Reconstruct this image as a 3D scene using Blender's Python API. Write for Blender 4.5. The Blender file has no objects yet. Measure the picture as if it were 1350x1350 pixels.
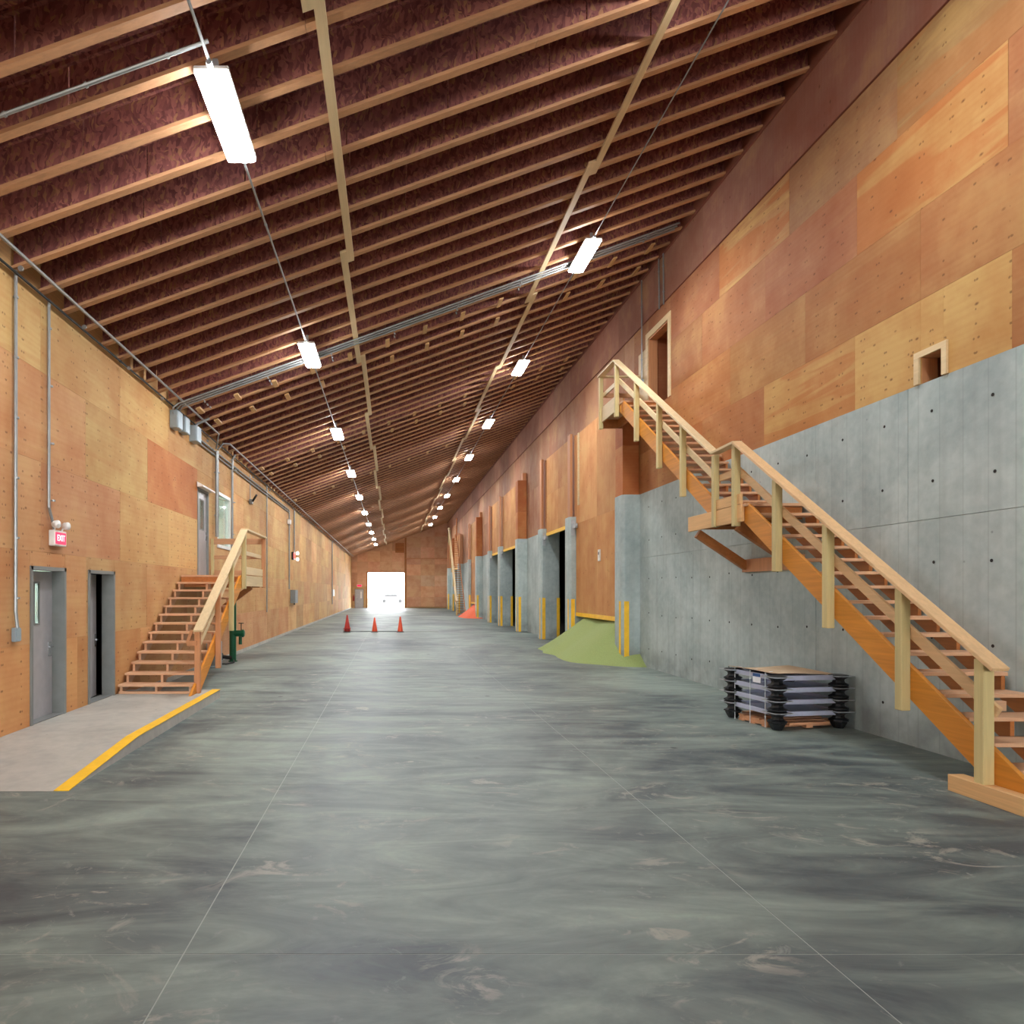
import bpy, bmesh, math, random
from mathutils import Vector, Matrix
R = random.Random(7)
S = bpy.context.scene
COL = S.collection
# ------------------------------------------------------------------ camera / world / exposure
XL, XR, YB, YE, HC = -4.58, 6.2, -14.0, 74.0, 1.84       # left wall, right wall, back wall, end wall, eye height
DL = 6.54                                               # lamp spacing
cam = bpy.data.cameras.new('camera'); co = bpy.data.objects.new('camera', cam); COL.objects.link(co)
co.location = (0, 0, HC); co.rotation_euler = (math.pi/2, 0, 0)
cam.sensor_width = 36; cam.lens = 870/1350*36; cam.shift_x = 158/1350; cam.shift_y = 105/1350
cam.clip_start = .05; cam.clip_end = 400
S.camera = co
W = bpy.data.worlds.new('world'); S.world = W; W.use_nodes = True
W.node_tree.nodes['Background'].inputs[0].default_value = (.93, .97, 1, 1)
W.node_tree.nodes['Background'].inputs[1].default_value = 7.0
S.view_settings.view_transform = 'Standard'; S.view_settings.look = 'None'
S.view_settings.gamma = 1; S.view_settings.use_curve_mapping = False
S.view_settings.exposure = 1.46
LAMP = 62.0
S.cycles.use_denoising = True
S.cycles.max_bounces = 10; S.cycles.diffuse_bounces = 7
S.cycles.sample_clamp_indirect = 8
# ------------------------------------------------------------------ materials
def lin(h):
    h = h.lstrip('#'); v = [int(h[i:i+2], 16)/255 for i in (0, 2, 4)]
    return tuple(c/12.92 if c <= .04045 else ((c+.055)/1.055)**2.4 for c in v) + (1,)
class NT:
    def __init__(s, name):
        s.m = bpy.data.materials.new(name); s.m.use_nodes = True; s.t = s.m.node_tree; s.n = s.t.nodes
        s.b = s.n['Principled BSDF']; s.b.inputs['Roughness'].default_value = .7
    def add(s, ty, **k):
        n = s.n.new(ty)
        for a, v in k.items(): setattr(n, a, v)
        return n
    def put(s, sock, v):
        if isinstance(v, bpy.types.NodeSocket): s.t.links.new(v, sock)
        else: sock.default_value = v
    def math(s, op, a, b=0.0, clamp=False):
        n = s.add('ShaderNodeMath', operation=op, use_clamp=clamp); s.put(n.inputs[0], a); s.put(n.inputs[1], b); return n.outputs[0]
    def coords(s, scale=(1, 1, 1), rnd=True, world=False):
        if world: c = s.add('ShaderNodeNewGeometry').outputs['Position']
        else: c = s.add('ShaderNodeTexCoord').outputs['Object']
        if rnd:
            oi = s.add('ShaderNodeObjectInfo'); mu = s.math('MULTIPLY', oi.outputs['Random'], 57.0)
            va = s.add('ShaderNodeVectorMath', operation='ADD'); s.put(va.inputs[0], c); s.put(va.inputs[1], mu); c = va.outputs[0]
        mp = s.add('ShaderNodeMapping'); s.put(mp.inputs['Vector'], c); mp.inputs['Scale'].default_value = scale
        return mp.outputs[0]
    def noise(s, vec, scale=1, detail=4, rough=.55, dist=0):
        n = s.add('ShaderNodeTexNoise'); s.put(n.inputs['Vector'], vec)
        n.inputs['Scale'].default_value = scale; n.inputs['Detail'].default_value = detail
        n.inputs['Roughness'].default_value = rough; n.inputs['Distortion'].default_value = dist
        return n.outputs[0]
    def ramp(s, f, lo, hi, a=0.0, b=1.0):
        n = s.add('ShaderNodeMapRange'); n.clamp = True; s.put(n.inputs[0], f)
        n.inputs[1].default_value = lo; n.inputs[2].default_value = hi; n.inputs[3].default_value = a; n.inputs[4].default_value = b
        return n.outputs[0]
    def mix(s, f, a, b, bt='MIX'):
        n = s.add('ShaderNodeMix', data_type='RGBA', blend_type=bt); s.put(n.inputs[0], f); s.put(n.inputs[6], a); s.put(n.inputs[7], b); return n.outputs[2]
    def bump(s, h, st=.2, d=.01):
        n = s.add('ShaderNodeBump'); n.inputs['Strength'].default_value = st; n.inputs['Distance'].default_value = d
        s.put(n.inputs['Height'], h); s.put(s.b.inputs['Normal'], n.outputs[0])
    def base(s, c): s.put(s.b.inputs['Base Color'], c)
M = {}
def plain(name, hexc, rough=.6, metal=0.0, var=.08, scale=6):
    t = NT(name); c = lin(hexc); n = t.noise(t.coords(), scale, 4)
    t.base(t.mix(t.ramp(n, .3, .7), tuple(x*(1-var) for x in c[:3])+(1,), tuple(min(1, x*(1+var)) for x in c[:3])+(1,)))
    t.b.inputs['Roughness'].default_value = rough; t.b.inputs['Metallic'].default_value = metal
    t.bump(n, .06, .004); M[name] = t.m; return t
def wood(name, hexc, axis=1, dark=.72, rough=.62):
    t = NT(name); c = lin(hexc); sc = [26, 26, 26]; sc[axis] = 1.3
    v = t.coords(tuple(sc)); n = t.noise(v, 1, 5, .6, .5); n2 = t.noise(t.coords(tuple(x*.18 for x in sc)), 1, 3)
    f = t.math('ADD', t.math('MULTIPLY', n, .6), t.math('MULTIPLY', n2, .5))
    oi = t.add('ShaderNodeObjectInfo'); f = t.math('ADD', f, t.ramp(oi.outputs['Random'], 0, 1, -.1, .1))
    t.base(t.mix(t.ramp(f, .35, .75), tuple(x*dark for x in c[:3])+(1,), tuple(min(1, x*1.1) for x in c[:3])+(1,)))
    t.b.inputs['Roughness'].default_value = rough; t.bump(n, .12, .003); M[name] = t.m
def plywood(name, dots=True, ga=1, za=2):
    """face veneer: object colour rgb = sheet tone, alpha = how streaky the sheet is; grain runs along the local axis ga"""
    t = NT(name); oi = t.add('ShaderNodeObjectInfo')
    sc = [1, 1, 1]; sc[ga] = .22; sc[za] = 2.6; sc[3-ga-za] = 1
    low = t.noise(t.coords(tuple(sc)), 1, 3, .5, .8)
    sc2 = [9, 9, 9]; sc2[ga] = 1.1; sc2[za] = 16
    grain = t.noise(t.coords(tuple(sc2)), 1, 4, .6)
    cath = t.add('ShaderNodeTexWave', wave_type='BANDS'); cath.bands_direction = 'XYZ'[za]
    t.put(cath.inputs['Vector'], t.coords(tuple(sc))); cath.inputs['Scale'].default_value = 1.6
    cath.inputs['Distortion'].default_value = 9; cath.inputs['Detail'].default_value = 2; cath.inputs['Detail Scale'].default_value = .7
    c = oi.outputs['Color']
    dark = t.mix(1.0, c, lin('#d8a888'), 'MULTIPLY'); pale = t.mix(.75, c, lin('#cca566'))
    red = t.mix(.8, c, lin('#b5703e'))
    stf = t.math('MULTIPLY', t.ramp(low, .5, .54), oi.outputs['Alpha'])
    c1 = t.mix(stf, c, red)
    c1 = t.mix(t.math('MULTIPLY', t.ramp(low, .42, .39), t.math('MULTIPLY', oi.outputs['Alpha'], .8)), c1, pale)
    c1 = t.mix(t.ramp(grain, .35, .8, 0, .14), c1, dark)
    c1 = t.mix(t.ramp(cath.outputs['Fac'], .3, 1, 0, .09), c1, dark)
    blot = t.noise(t.coords(), 1.1, 5, .62); c1 = t.mix(t.ramp(blot, .42, .72, 0, .6), c1, dark); c1 = t.mix(t.ramp(blot, .46, .3, 0, .35), c1, pale)
    # knots
    sck = [2.2, 2.2, 2.2]; sck[ga] = 1.4
    vo = t.add('ShaderNodeTexVoronoi'); t.put(vo.inputs['Vector'], t.coords(tuple(sck))); vo.inputs['Scale'].default_value = 1.9
    c1 = t.mix(t.ramp(vo.outputs['Distance'], .09, .03, 0, .8), c1, lin('#6b4022'))
    if dots:  # fastener heads along the studs
        sp = t.add('ShaderNodeSeparateXYZ'); t.put(sp.inputs[0], t.coords(rnd=False))
        a = t.math('ABSOLUTE', t.math('SUBTRACT', t.math('FLOORED_MODULO', t.math('ADD', sp.outputs[ga], .2), .4), .2))
        b = t.math('ABSOLUTE', t.math('SUBTRACT', t.math('FLOORED_MODULO', sp.outputs[za], .155), .0775))
        w = t.noise(t.coords((1, 1, 1)), 3, 1); a = t.math('ABSOLUTE', t.math('SUBTRACT', a, t.ramp(w, .3, .7, -.035, .035)))
        d = t.math('SQRT', t.math('ADD', t.math('MULTIPLY', a, a), t.math('MULTIPLY', b, b)))
        c1 = t.mix(t.ramp(d, .017, .009, 0, .6), c1, lin('#5d3a22'))
    t.base(c1); t.b.inputs['Roughness'].default_value = .74; t.b.inputs['Specular IOR Level'].default_value = .3; t.bump(grain, .1, .003); M[name] = t.m
def concrete(name, a, b, form=True, rough=.7):
    t = NT(name); v = t.coords(rnd=False, world=True)
    n = t.noise(v, .7, 6, .62, .4); n2 = t.noise(v, 9, 4); f = t.math('ADD', t.math('MULTIPLY', n, .75), t.math('MULTIPLY', n2, .25))
    c = t.mix(t.ramp(f, .36, .66), lin(a), lin(b))
    vs = t.noise(t.coords((3.4, 3.4, .12), rnd=False, world=True), 1, 3); c = t.mix(t.ramp(vs, .5, .78, 0, .35), c, lin('#7d7d7c'))
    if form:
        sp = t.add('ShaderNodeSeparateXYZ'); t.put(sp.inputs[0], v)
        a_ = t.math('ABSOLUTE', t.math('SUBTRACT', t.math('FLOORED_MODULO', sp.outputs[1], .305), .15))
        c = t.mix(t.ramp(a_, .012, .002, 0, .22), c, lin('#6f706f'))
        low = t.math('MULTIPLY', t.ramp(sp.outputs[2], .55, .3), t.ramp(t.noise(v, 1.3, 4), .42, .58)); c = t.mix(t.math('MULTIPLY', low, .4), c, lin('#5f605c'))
    pin = t.add('ShaderNodeTexVoronoi'); t.put(pin.inputs['Vector'], v); pin.inputs['Scale'].default_value = 3.2
    c = t.mix(t.ramp(pin.outputs['Distance'], .06, .02, 0, .5), c, lin('#555654'))
    t.base(c); t.b.inputs['Roughness'].default_value = rough; t.bump(n2, .12, .006); M[name] = t.m
# floor: trowelled slab, dusty scuffs, darker cured patches
t = NT('floor_slab'); v = t.coords(rnd=False, world=True)
n = t.noise(v, .24, 6, .62, .8); n2 = t.noise(t.coords((.5, 1.6, 1), False, True), 1.1, 6, .65, 1.6); n3 = t.noise(v, 24, 3)
f = t.math('ADD', t.math('MULTIPLY', n, .55), t.math('MULTIPLY', n2, .45))
c = t.mix(t.ramp(f, .4, .6), lin('#3a4448'), lin('#8b978c'))
sw = t.noise(t.coords((.55, 1, 1), False, True), 2.2, 6, .7, 2.6); msk = t.noise(v, .9, 2)
c = t.mix(t.math('MULTIPLY', t.ramp(sw, .55, .63), t.ramp(msk, .5, .6, 0, .75)), c, lin('#a09c8f'))
sm = t.noise(t.coords((1, 1, 1), False, True), 5, 5, .7, 1.5); c = t.mix(t.math('MULTIPLY', t.ramp(sm, .6, .7), t.ramp(msk, .32, .55, 0, .6)), c, lin('#94978f'))
arc = t.add('ShaderNodeTexWave', wave_type='RINGS'); t.put(arc.inputs['Vector'], v); arc.inputs['Scale'].default_value = .9; arc.inputs['Distortion'].default_value = 14; arc.inputs['Detail'].default_value = 3; arc.inputs['Detail Scale'].default_value = .8
c = t.mix(t.math('MULTIPLY', t.ramp(arc.outputs['Fac'], .6, .95), .14), c, lin('#4c5356'))
vo = t.add('ShaderNodeTexVoronoi'); t.put(vo.inputs['Vector'], v); vo.inputs['Scale'].default_value = .8
c = t.mix(t.ramp(vo.outputs['Distance'], .045, .025, 0, .8), c, lin('#2b3032'))
c = t.mix(t.ramp(n3, .4, .75, 0, .15), c, lin('#5c6364')); t.base(c)
t.put(t.b.inputs['Roughness'], t.ramp(n2, .3, .7, .48, .6)); t.b.inputs['Specular IOR Level'].default_value = .6
t.bump(n3, .04, .003); M['floor_slab'] = t.m
concrete('concrete', '#95a3a1', '#bfcac6'); concrete('pad_concrete', '#a09c93', '#bbb7ac', False); concrete('bin_concrete', '#4b4a48', '#5a5957', False, .9)
plain('joint_dust', '#a3a8a2', .9)
# oriented strand board
t = NT('strand_board'); vo = t.add('ShaderNodeTexVoronoi'); dn = t.noise(t.coords(), 4, 2); vv = t.add('ShaderNodeVectorMath', operation='ADD')
t.put(vv.inputs[0], t.coords((34, 34, 13))); t.put(vv.inputs[1], t.math('MULTIPLY', dn, 9)); t.put(vo.inputs['Vector'], vv.outputs[0]); vo.inputs['Scale'].default_value = 1
sx = t.add('ShaderNodeSeparateColor'); t.put(sx.inputs[0], vo.outputs['Color'])
c = t.mix(sx.outputs[0], lin('#683334'), lin('#a8695d')); c = t.mix(t.ramp(sx.outputs[1], .82, .95, 0, .6), c, lin('#b98a58'))
c = t.mix(t.ramp(t.noise(t.coords(), .8, 3), .4, .7, 0, .4), c, lin('#5a2d31')); t.base(c); t.b.inputs['Roughness'].default_value = .6; M['strand_board'] = t.m
plywood('ply_lr', True, 1, 2); plywood('ply_x', False, 0, 2); plywood('ply_vert', False, 2, 1)
wood('fir_x', '#c8946a', 0); wood('fir_y', '#d8aa72', 1); wood('fir_z', '#d2a06c', 2)
wood('pine_pale_y', '#dcc296', 1, .85); wood('rail_fir', '#e2b988', 1, .85); wood('treated_post', '#cdb981', 2, .78); wood('tread_wood', '#d6a781', 0, .8); wood('lvl_stringer', '#d98c2c', 1, .7, .5)
wood('saw_stringer', '#b97236', 1, .7); wood('pallet_wood', '#cf9870', 0)
wood('guide_board', '#c98a5c', 2)
plain('yellow_paint', '#f6c12a', .5); plain('galvanised', '#adb2b4', .42, .4, .1); plain('conduit_grey', '#9a9c9b', .42, .55); plain('box_grey', '#98a6ad', .45, .2)
plain('frame_grey', '#7d7f7c', .5); plain('leaf_grey', '#a9a6a8', .32, .15); plain('white_plastic', '#e4e0da', .4); plain('black_plastic', '#16171a', .45)
plain('rack_steel', '#b4b9cc', .5); plain('cardboard', '#c2a684', .85); plain('cone_orange', '#e2532f', .5); plain('cone_red', '#a8271d', .5)
plain('green_paint', '#0a5a38', .35); plain('grain_green', '#8f9d60', .95, 0, .14, 60); plain('grain_orange', '#e5704f', .95, 0, .14, 60)
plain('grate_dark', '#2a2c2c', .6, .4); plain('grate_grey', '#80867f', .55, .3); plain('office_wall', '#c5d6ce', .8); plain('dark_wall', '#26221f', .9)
plain('label_white', '#eef0f2', .5); plain('label_blue', '#31588f', .5); plain('strap_white', '#cfd8d8', .4); plain('yard_gravel', '#c9c6bf', .9); plain('truck_paint', '#d8dadc', .4)
plain('chrome', '#d5d6d8', .15, .9); plain('rust_brown', '#7a4330', .7)
def emit(name, col, st):
    t = NT(name); t.b.inputs['Emission Color'].default_value = col; t.b.inputs['Emission Strength'].default_value = st
    t.base(col); M[name] = t.m
emit('lamp_diffuser', (.93, .97, 1, 1), LAMP); emit('exit_glow', lin('#ff3c62'), .28); emit('exit_letter', lin('#ffd0d6'), .36); emit('red_lamp', lin('#ff2a20'), 2); emit('white_lamp', (1, .95, .9, 1), 3)
emit('added_room_lamp', (.95, 1, .98, 1), 34)
t = NT('glass'); t.base((.9, .97, .95, 1)); t.b.inputs['Roughness'].default_value = .03; t.b.inputs['Transmission Weight'].default_value = 1; t.b.inputs['IOR'].default_value = 1.45; M['glass'] = t.m
# ------------------------------------------------------------------ mesh helpers
def wloc(o):
    v = Vector((0, 0, 0))
    while o is not None: v += o.location; o = o.parent
    return v
class MB:
    def __init__(s): s.v = []; s.f = []; s.mi = []; s.k = 0
    def add(s, vs, fs, k=None):
        o = len(s.v); s.v += [tuple(p) for p in vs]
        for f in fs: s.f.append(tuple(i+o for i in f)); s.mi.append(s.k if k is None else k)
        return s
    def hexa(s, p):  # 8 corners: bottom 4 ccw, top 4 ccw
        return s.add(p, [(3, 2, 1, 0), (4, 5, 6, 7), (0, 1, 5, 4), (1, 2, 6, 5), (2, 3, 7, 6), (3, 0, 4, 7)])
    def box(s, x0, x1, y0, y1, z0, z1):
        return s.hexa([(x0, y0, z0), (x1, y0, z0), (x1, y1, z0), (x0, y1, z0), (x0, y0, z1), (x1, y0, z1), (x1, y1, z1), (x0, y1, z1)])
    def beam(s, a, b, w, h, up=(0, 0, 1)):  # w sideways, h along up
        a = Vector(a); b = Vector(b); d = (b-a).normalized(); u = Vector(up); sd = d.cross(u).normalized(); u = sd.cross(d).normalized()
        q = [(-1, -1), (1, -1), (1, 1), (-1, 1)]
        pa = [a+sd*(i*w/2)+u*(j*h/2) for i, j in q]; pb = [b+sd*(i*w/2)+u*(j*h/2) for i, j in q]
        return s.add(pa+pb, [(0, 1, 2, 3), (7, 6, 5, 4), (0, 4, 5, 1), (1, 5, 6, 2), (2, 6, 7, 3), (3, 7, 4, 0)])
    def prism(s, poly, x0, x1, ax='x'):  # polygon in the other two axes, extruded
        n = len(poly)
        def P(p, e): return (e, p[0], p[1]) if ax == 'x' else ((p[0], e, p[1]) if ax == 'y' else (p[0], p[1], e))
        vs = [P(p, x0) for p in poly]+[P(p, x1) for p in poly]
        return s.add(vs, [tuple(range(n))[::-1], tuple(range(n, 2*n))]+[(i, (i+1) % n, n+(i+1) % n, n+i) for i in range(n)])
    def tube(s, pts, r, n=8):
        pts = [Vector(p) for p in pts]; rings = []
        for i, p in enumerate(pts):
            d = (pts[min(i+1, len(pts)-1)]-pts[max(i-1, 0)]).normalized()
            u = Vector((0, 0, 1)) if abs(d.z) < .9 else Vector((1, 0, 0)); a = d.cross(u).normalized(); b = a.cross(d)
            rings.append([p+a*(r*math.cos(2*math.pi*k/n))+b*(r*math.sin(2*math.pi*k/n)) for k in range(n)])
        vs = [q for g in rings for q in g]; fs = []
        for i in range(len(pts)-1):
            for k in range(n): fs.append((i*n+k, i*n+(k+1) % n, (i+1)*n+(k+1) % n, (i+1)*n+k))
        fs += [tuple(range(n))[::-1], tuple(range((len(pts)-1)*n, len(pts)*n))]
        return s.add(vs, fs)
    def lathe(s, prof, c, n=16, ax='z', sq=False):
        vs = []; fs = []
        for r, h in prof:
            for k in range(n):
                a = 2*math.pi*(k+.5)/n; x, y = r*math.cos(a), r*math.sin(a)
                vs.append((c[0]+x, c[1]+y, c[2]+h) if ax == 'z' else ((c[0]+h, c[1]+x, c[2]+y) if ax == 'x' else (c[0]+x, c[1]+h, c[2]+y)))
        for i in range(len(prof)-1):
            for k in range(n): fs.append((i*n+k, i*n+(k+1) % n, (i+1)*n+(k+1) % n, (i+1)*n+k))
        fs += [tuple(range(n))[::-1], tuple(range((len(prof)-1)*n, len(prof)*n))]
        return s.add(vs, fs)
    def build(s, name, mat, parent=None, bevel=0, smooth=False, kind=None, color=None, origin=None):
        off = wloc(parent) if parent else Vector((0, 0, 0))
        org = Vector(origin) if origin is not None else off
        me = bpy.data.meshes.new(name); me.from_pydata([tuple(Vector(p)-org) for p in s.v], [], s.f)
        bm = bmesh.new(); bm.from_mesh(me); bmesh.ops.recalc_face_normals(bm, faces=bm.faces)
        if bevel:
            bmesh.ops.bevel(bm, geom=[e for e in bm.edges if e.calc_face_angle(0) > .6], offset=bevel, segments=1, affect='EDGES')
        bm.to_mesh(me); bm.free()
        for m in (mat if isinstance(mat, (list, tuple)) else [mat]): me.materials.append(M[m])
        if len(me.materials) > 1 and not bevel:
            for p, k in zip(me.polygons, s.mi): p.material_index = k
        if smooth:
            me.shade_smooth() if hasattr(me, 'shade_smooth') else None
        o = bpy.data.objects.new(name, me); COL.objects.link(o)
        if parent: o.parent = parent
        o.location = org-off
        if kind: o['kind'] = kind
        if color: o.color = color
        return o
def tag(o, label, cat, group=None):
    o['label'] = label; o['category'] = cat
    if group: o['group'] = group
    return o
def thing(name, loc, label, cat, group=None):
    o = bpy.data.objects.new(name, None); COL.objects.link(o); o.location = loc; o.empty_display_size = .1
    bpy.context.view_layer.update() if False else None
    return tag(o, label, cat, group)
def copy_tree(o, loc, label=None):
    def rec(a, p):
        c = a.copy(); COL.objects.link(c); c.parent = p
        for ch in [x for x in a.children]: rec(ch, c)
        return c
    c = rec(o, None); c.location = loc
    if label: c['label'] = label
    return c
def struct(name, mb, mat, **k): return mb.build(name, mat, kind='structure', **k)
def mesh_obj(name, me, parent, loc, color=None):
    o = bpy.data.objects.new(name, me); COL.objects.link(o); o.parent = parent; o.location = loc
    if color: o.color = color
    return o
def roofz(x): return 7.34+.36*x
def subtract(rects, h):
    out = []
    for (a0, a1, b0, b1) in rects:
        c0, c1, d0, d1 = h
        if c0 >= a1 or c1 <= a0 or d0 >= b1 or d1 <= b0: out.append((a0, a1, b0, b1)); continue
        if c0 > a0: out.append((a0, c0, b0, b1))
        if c1 < a1: out.append((c1, a1, b0, b1))
        m0, m1 = max(a0, c0), min(a1, c1)
        if d0 > b0: out.append((m0, m1, b0, d0))
        if d1 < b1: out.append((m0, m1, d1, b1))
    return out
def col(h, streak=0.0):
    c = lin(h); return (c[0], c[1], c[2], streak)
_cache = {}
def unit_box(dx, dy, dz, mat):
    k = (round(dx, 3), round(dy, 3), round(dz, 3), mat)
    if k not in _cache:
        m = MB().box(-dx/2, dx/2, -dy/2, dy/2, -dz/2, dz/2); me = bpy.data.meshes.new('sheet')
        me.from_pydata(m.v, [], m.f); me.materials.append(M[mat]); _cache[k] = me
    return _cache[k]
# ------------------------------------------------------------------ floor
m = MB().box(XL-.3, 6.5, YB-.3, YE+.2, -.25, -.0015)
floor = struct('floor', m, 'joint_dust')
xs = [XL, -1.06, 2.17, XR+.28]; ys = [.42+2.93*i for i in range(-5, 26)]; ys = [YB]+ys; ys = [y for y in ys if y < YE]+[YE+.2]
for i in range(3):
    for j in range(len(ys)-1):
        g = .004
        MB().box(xs[i]+g, xs[i+1]-g, ys[j]+g, ys[j+1]-g, -.2, 0).build('floor_slab', 'floor_slab', floor)
# ------------------------------------------------------------------ ceiling: strand-board deck on I-joists
def sbox(m, x0, x1, y0, y1, d0, d1):
    return m.hexa([(x0, y0, roofz(x0)+d0), (x1, y0, roofz(x1)+d0), (x1, y1, roofz(x1)+d0), (x0, y1, roofz(x0)+d0),
                   (x0, y0, roofz(x0)+d1), (x1, y0, roofz(x1)+d1), (x1, y1, roofz(x1)+d1), (x0, y1, roofz(x0)+d1)])
ceiling = struct('ceiling', sbox(MB(), XL-.3, XR+.4, YB-.3, YE+.3, .47, .56), 'strand_board')
webs = []; flanges = []
for k in range(5):
    m = MB(); x = XL+.02; cut = [XL+.02]; x = XL+.02+[.35, .62, .9, 1.1, .2][k]
    while x < XR-.1: cut.append(x); x += 1.22
    cut.append(XR-.03)
    for a, b in zip(cut, cut[1:]): sbox(m, a+.008, b-.008, -.006, .006, .035, .43)
    sbox(m, XL+.02, XR-.03, -.045, .045, .43, .47)
    o = m.build('ceiling_joist', 'strand_board'); webs.append(o.data); bpy.data.objects.remove(o)
    m = MB(); j = [-.8, 1.6, 3.2, -2.4, 2.4][k]
    sbox(m, XL+.02, j-.003, -.047, .047, 0, .04); sbox(m, j+.003, XR-.03, -.046, .048, .002, .042)
    o = m.build('bottom_flange', 'fir_x'); flanges.append(o.data); bpy.data.objects.remove(o)
y = .62; i = 0
while y < YE-.1:
    k = R.randrange(5)
    w = mesh_obj('ceiling_joist', webs[k], ceiling, (0, y, 0)); mesh_obj('bottom_flange', flanges[k], w, (0, 0, 0))
    y += .61; i += 1
def board_row(xc, w, nm):
    y = 1.0; i = 0
    while y < YE-1:
        x = xc+(w*.5 if i % 2 else -w*.5); L = 4.9
        m = MB(); y1 = min(y+L, YE-.3)
        sbox(m, x-w/2, x+w/2, y, y1, -.04, -.002); m.build(nm, 'pine_pale_y', ceiling)
        y = y1-.35; i += 1
board_row(-.70, .10, 'brace_board'); board_row(3.12, .11, 'brace_board')
for (yy, n) in ((14.45, 13), (15.55, 13), (21.3, 13), (22.4, 13), (28.6, 10)):
    for q in range(n):
        x = -4.2+.82*q+(.1 if yy in (15.55, 22.4) else 0)
        if abs(x+.7) < .2 or abs(x-3.12) < .2: continue
        m = MB(); sbox(m, x-.045, x+.045, yy-.2, yy+.2, -.038, -.001); m.build('wood_block', 'fir_y', ceiling)
# ------------------------------------------------------------------ walls
PALE, TAN, ORNG, PINK, DEEP, BRWN = '#cca66c', '#caa16c', '#cb9a68', '#c7976a', '#cd9562', '#8a5842'
def shell(axis_pos, thick, rects, m):  # wall backing pieces in the YZ plane
    for (y0, y1, z0, z1) in rects: m.box(min(axis_pos, axis_pos+thick), max(axis_pos, axis_pos+thick), y0, y1, z0, z1)
    return m
HOLES_L = [(8.34, 9.24, .135, 2.17), (9.93, 10.87, .135, 2.17), (15.5, 16.42, 2.2, 4.3), (17.25, 18.6, 3.0, 4.47)]
rl = [(YB, YE, 0, 5.69)]
for h in HOLES_L: rl = subtract(rl, h)
m = MB(); shell(XL-.012, -.16, rl, m); m.box(XL-.17, XL-.012, YB, YE, 5.69, 6.2)
wall_left = struct('wall_left', m, 'fir_y')
def sheets(wall, xface, out, rows, holes, tone, mat, y_lo, y_hi, shift=None):
    """lay plywood sheets row by row; each sheet is a part"""
    for r, (z0, z1, edges) in enumerate(rows):
        for a, b in zip(edges, edges[1:]):
            if b <= y_lo or a >= y_hi: continue
            rc = [(a, b, z0, z1)]
            for h in holes: rc = subtract(rc, h)
            c = tone(r, (a+b)/2)
            for (p, q, u, w) in rc:
                if q-p < .04 or w-u < .04: continue
                t_ = .012+R.uniform(0, .0025); me = unit_box(t_, q-p-.0025, w-u-.0025, mat)
                mesh_obj('plywood_sheet', me, wall, (xface+out*(t_/2-.012), (p+q)/2, (u+w)/2), c)
def edges(y0, w, first, last):
    e = [y0]
    while e[0] > first: e.insert(0, e[0]-w)
    while e[-1] < last: e.append(e[-1]+w)
    e[0] = first; e[-1] = last; return e
jit = lambda h, k=.06: (lambda f: '#%02x%02x%02x' % tuple(max(0, min(255, int(int(h[i:i+2], 16)*f*R.uniform(.985, 1.015)))) for i in (1, 3, 5)))(R.uniform(1-k, 1+k))
def e_left(manual, w=2.44): return edges(manual[0], w, YB, manual[0]+.001)[:-1]+manual+edges(manual[-1], w, manual[-1], YE)[1:]
rows_l = [(0.0, 1.18, e_left([9.6, 12.0])), (1.18, 2.36, e_left([7.4, 9.87, 12.3])), (2.36, 3.53, e_left([8.6, 11.1, 13.5, 15.9])),
          (3.53, 4.71, e_left([7.4, 9.86, 12.35, 15.5])), (4.71, 5.69, e_left([8.6, 11.1, 13.5, 15.9]))]
def tone_left(r, y):
    if y < 30:
        if r == 0: return col(jit(DEEP if y < 9.5 else ORNG if y < 15 else PINK, .04), .15)
        if r == 1: return col(jit(ORNG if y < 9.9 else TAN, .04), .2)
        if r == 2: return col(jit(ORNG if y < 8.6 else PINK if y < 11.1 else PALE, .03), .12)
        if r == 3:
            if 12.3 < y < 15.6: return col('#c0804e', .0)
            return col(jit(ORNG if y < 9.9 else PALE, .03), .25)
        return col(jit(PALE if y < 14 else TAN, .04), .25)
    return col(jit(R.choice([PALE, PALE, TAN, '#cda06a', '#d3aa74'])), .15)
sheets(wall_left, XL, 1, rows_l, HOLES_L, tone_left, 'ply_lr', YB, YE)
for (a, b) in ((YB, 8.39), (11.6, YE)):  # concrete curb line along the wall foot
    pass
MB().box(XL, XL+.035, 11.6, YE, 0, .09).build('baseboard_left', 'pad_concrete', kind='structure')
# right wall: concrete below, plywood above
PIER = [16.5, 21.4, 25.5, 30.3, 35.4, 39.3, 45.2, 49.8, 57.6, 63.2, 68.5]   # near faces of the concrete piers
PT, PX, ZC = .55, 5.75, 4.27
OPEN = [(0, 1), (1, 2), (3, 4), (4, 5), (6, 7), (8, 9)]                   # bays with a bin door
HOLES_R = [(14.8, 15.95, 6.2, 7.95), (7.42, 7.74, 4.27, 4.58)]
ru = [(YB, YE, ZC, 10.1)]
for h in HOLES_R: ru = subtract(ru, h)
m = MB(); m.k = 1; shell(XR+.012, .2, ru, m); m.k = 0
solid = [(YB, PIER[0])]+[(PIER[i]+.1, PIER[i+1]+.1) for i in range(10) if (i, i+1) not in OPEN]+[(PIER[10], YE)]
for a, b in solid: m.box(XR+.03, XR+.3, a, b, 0, ZC)
wall_right = struct('wall_right', m, ['concrete', 'guide_board'])
conc_e = [YB, 1.2, 3.5, 5.75, 7.93, 9.65, 11.36, 13.6, PIER[0]]
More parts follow.
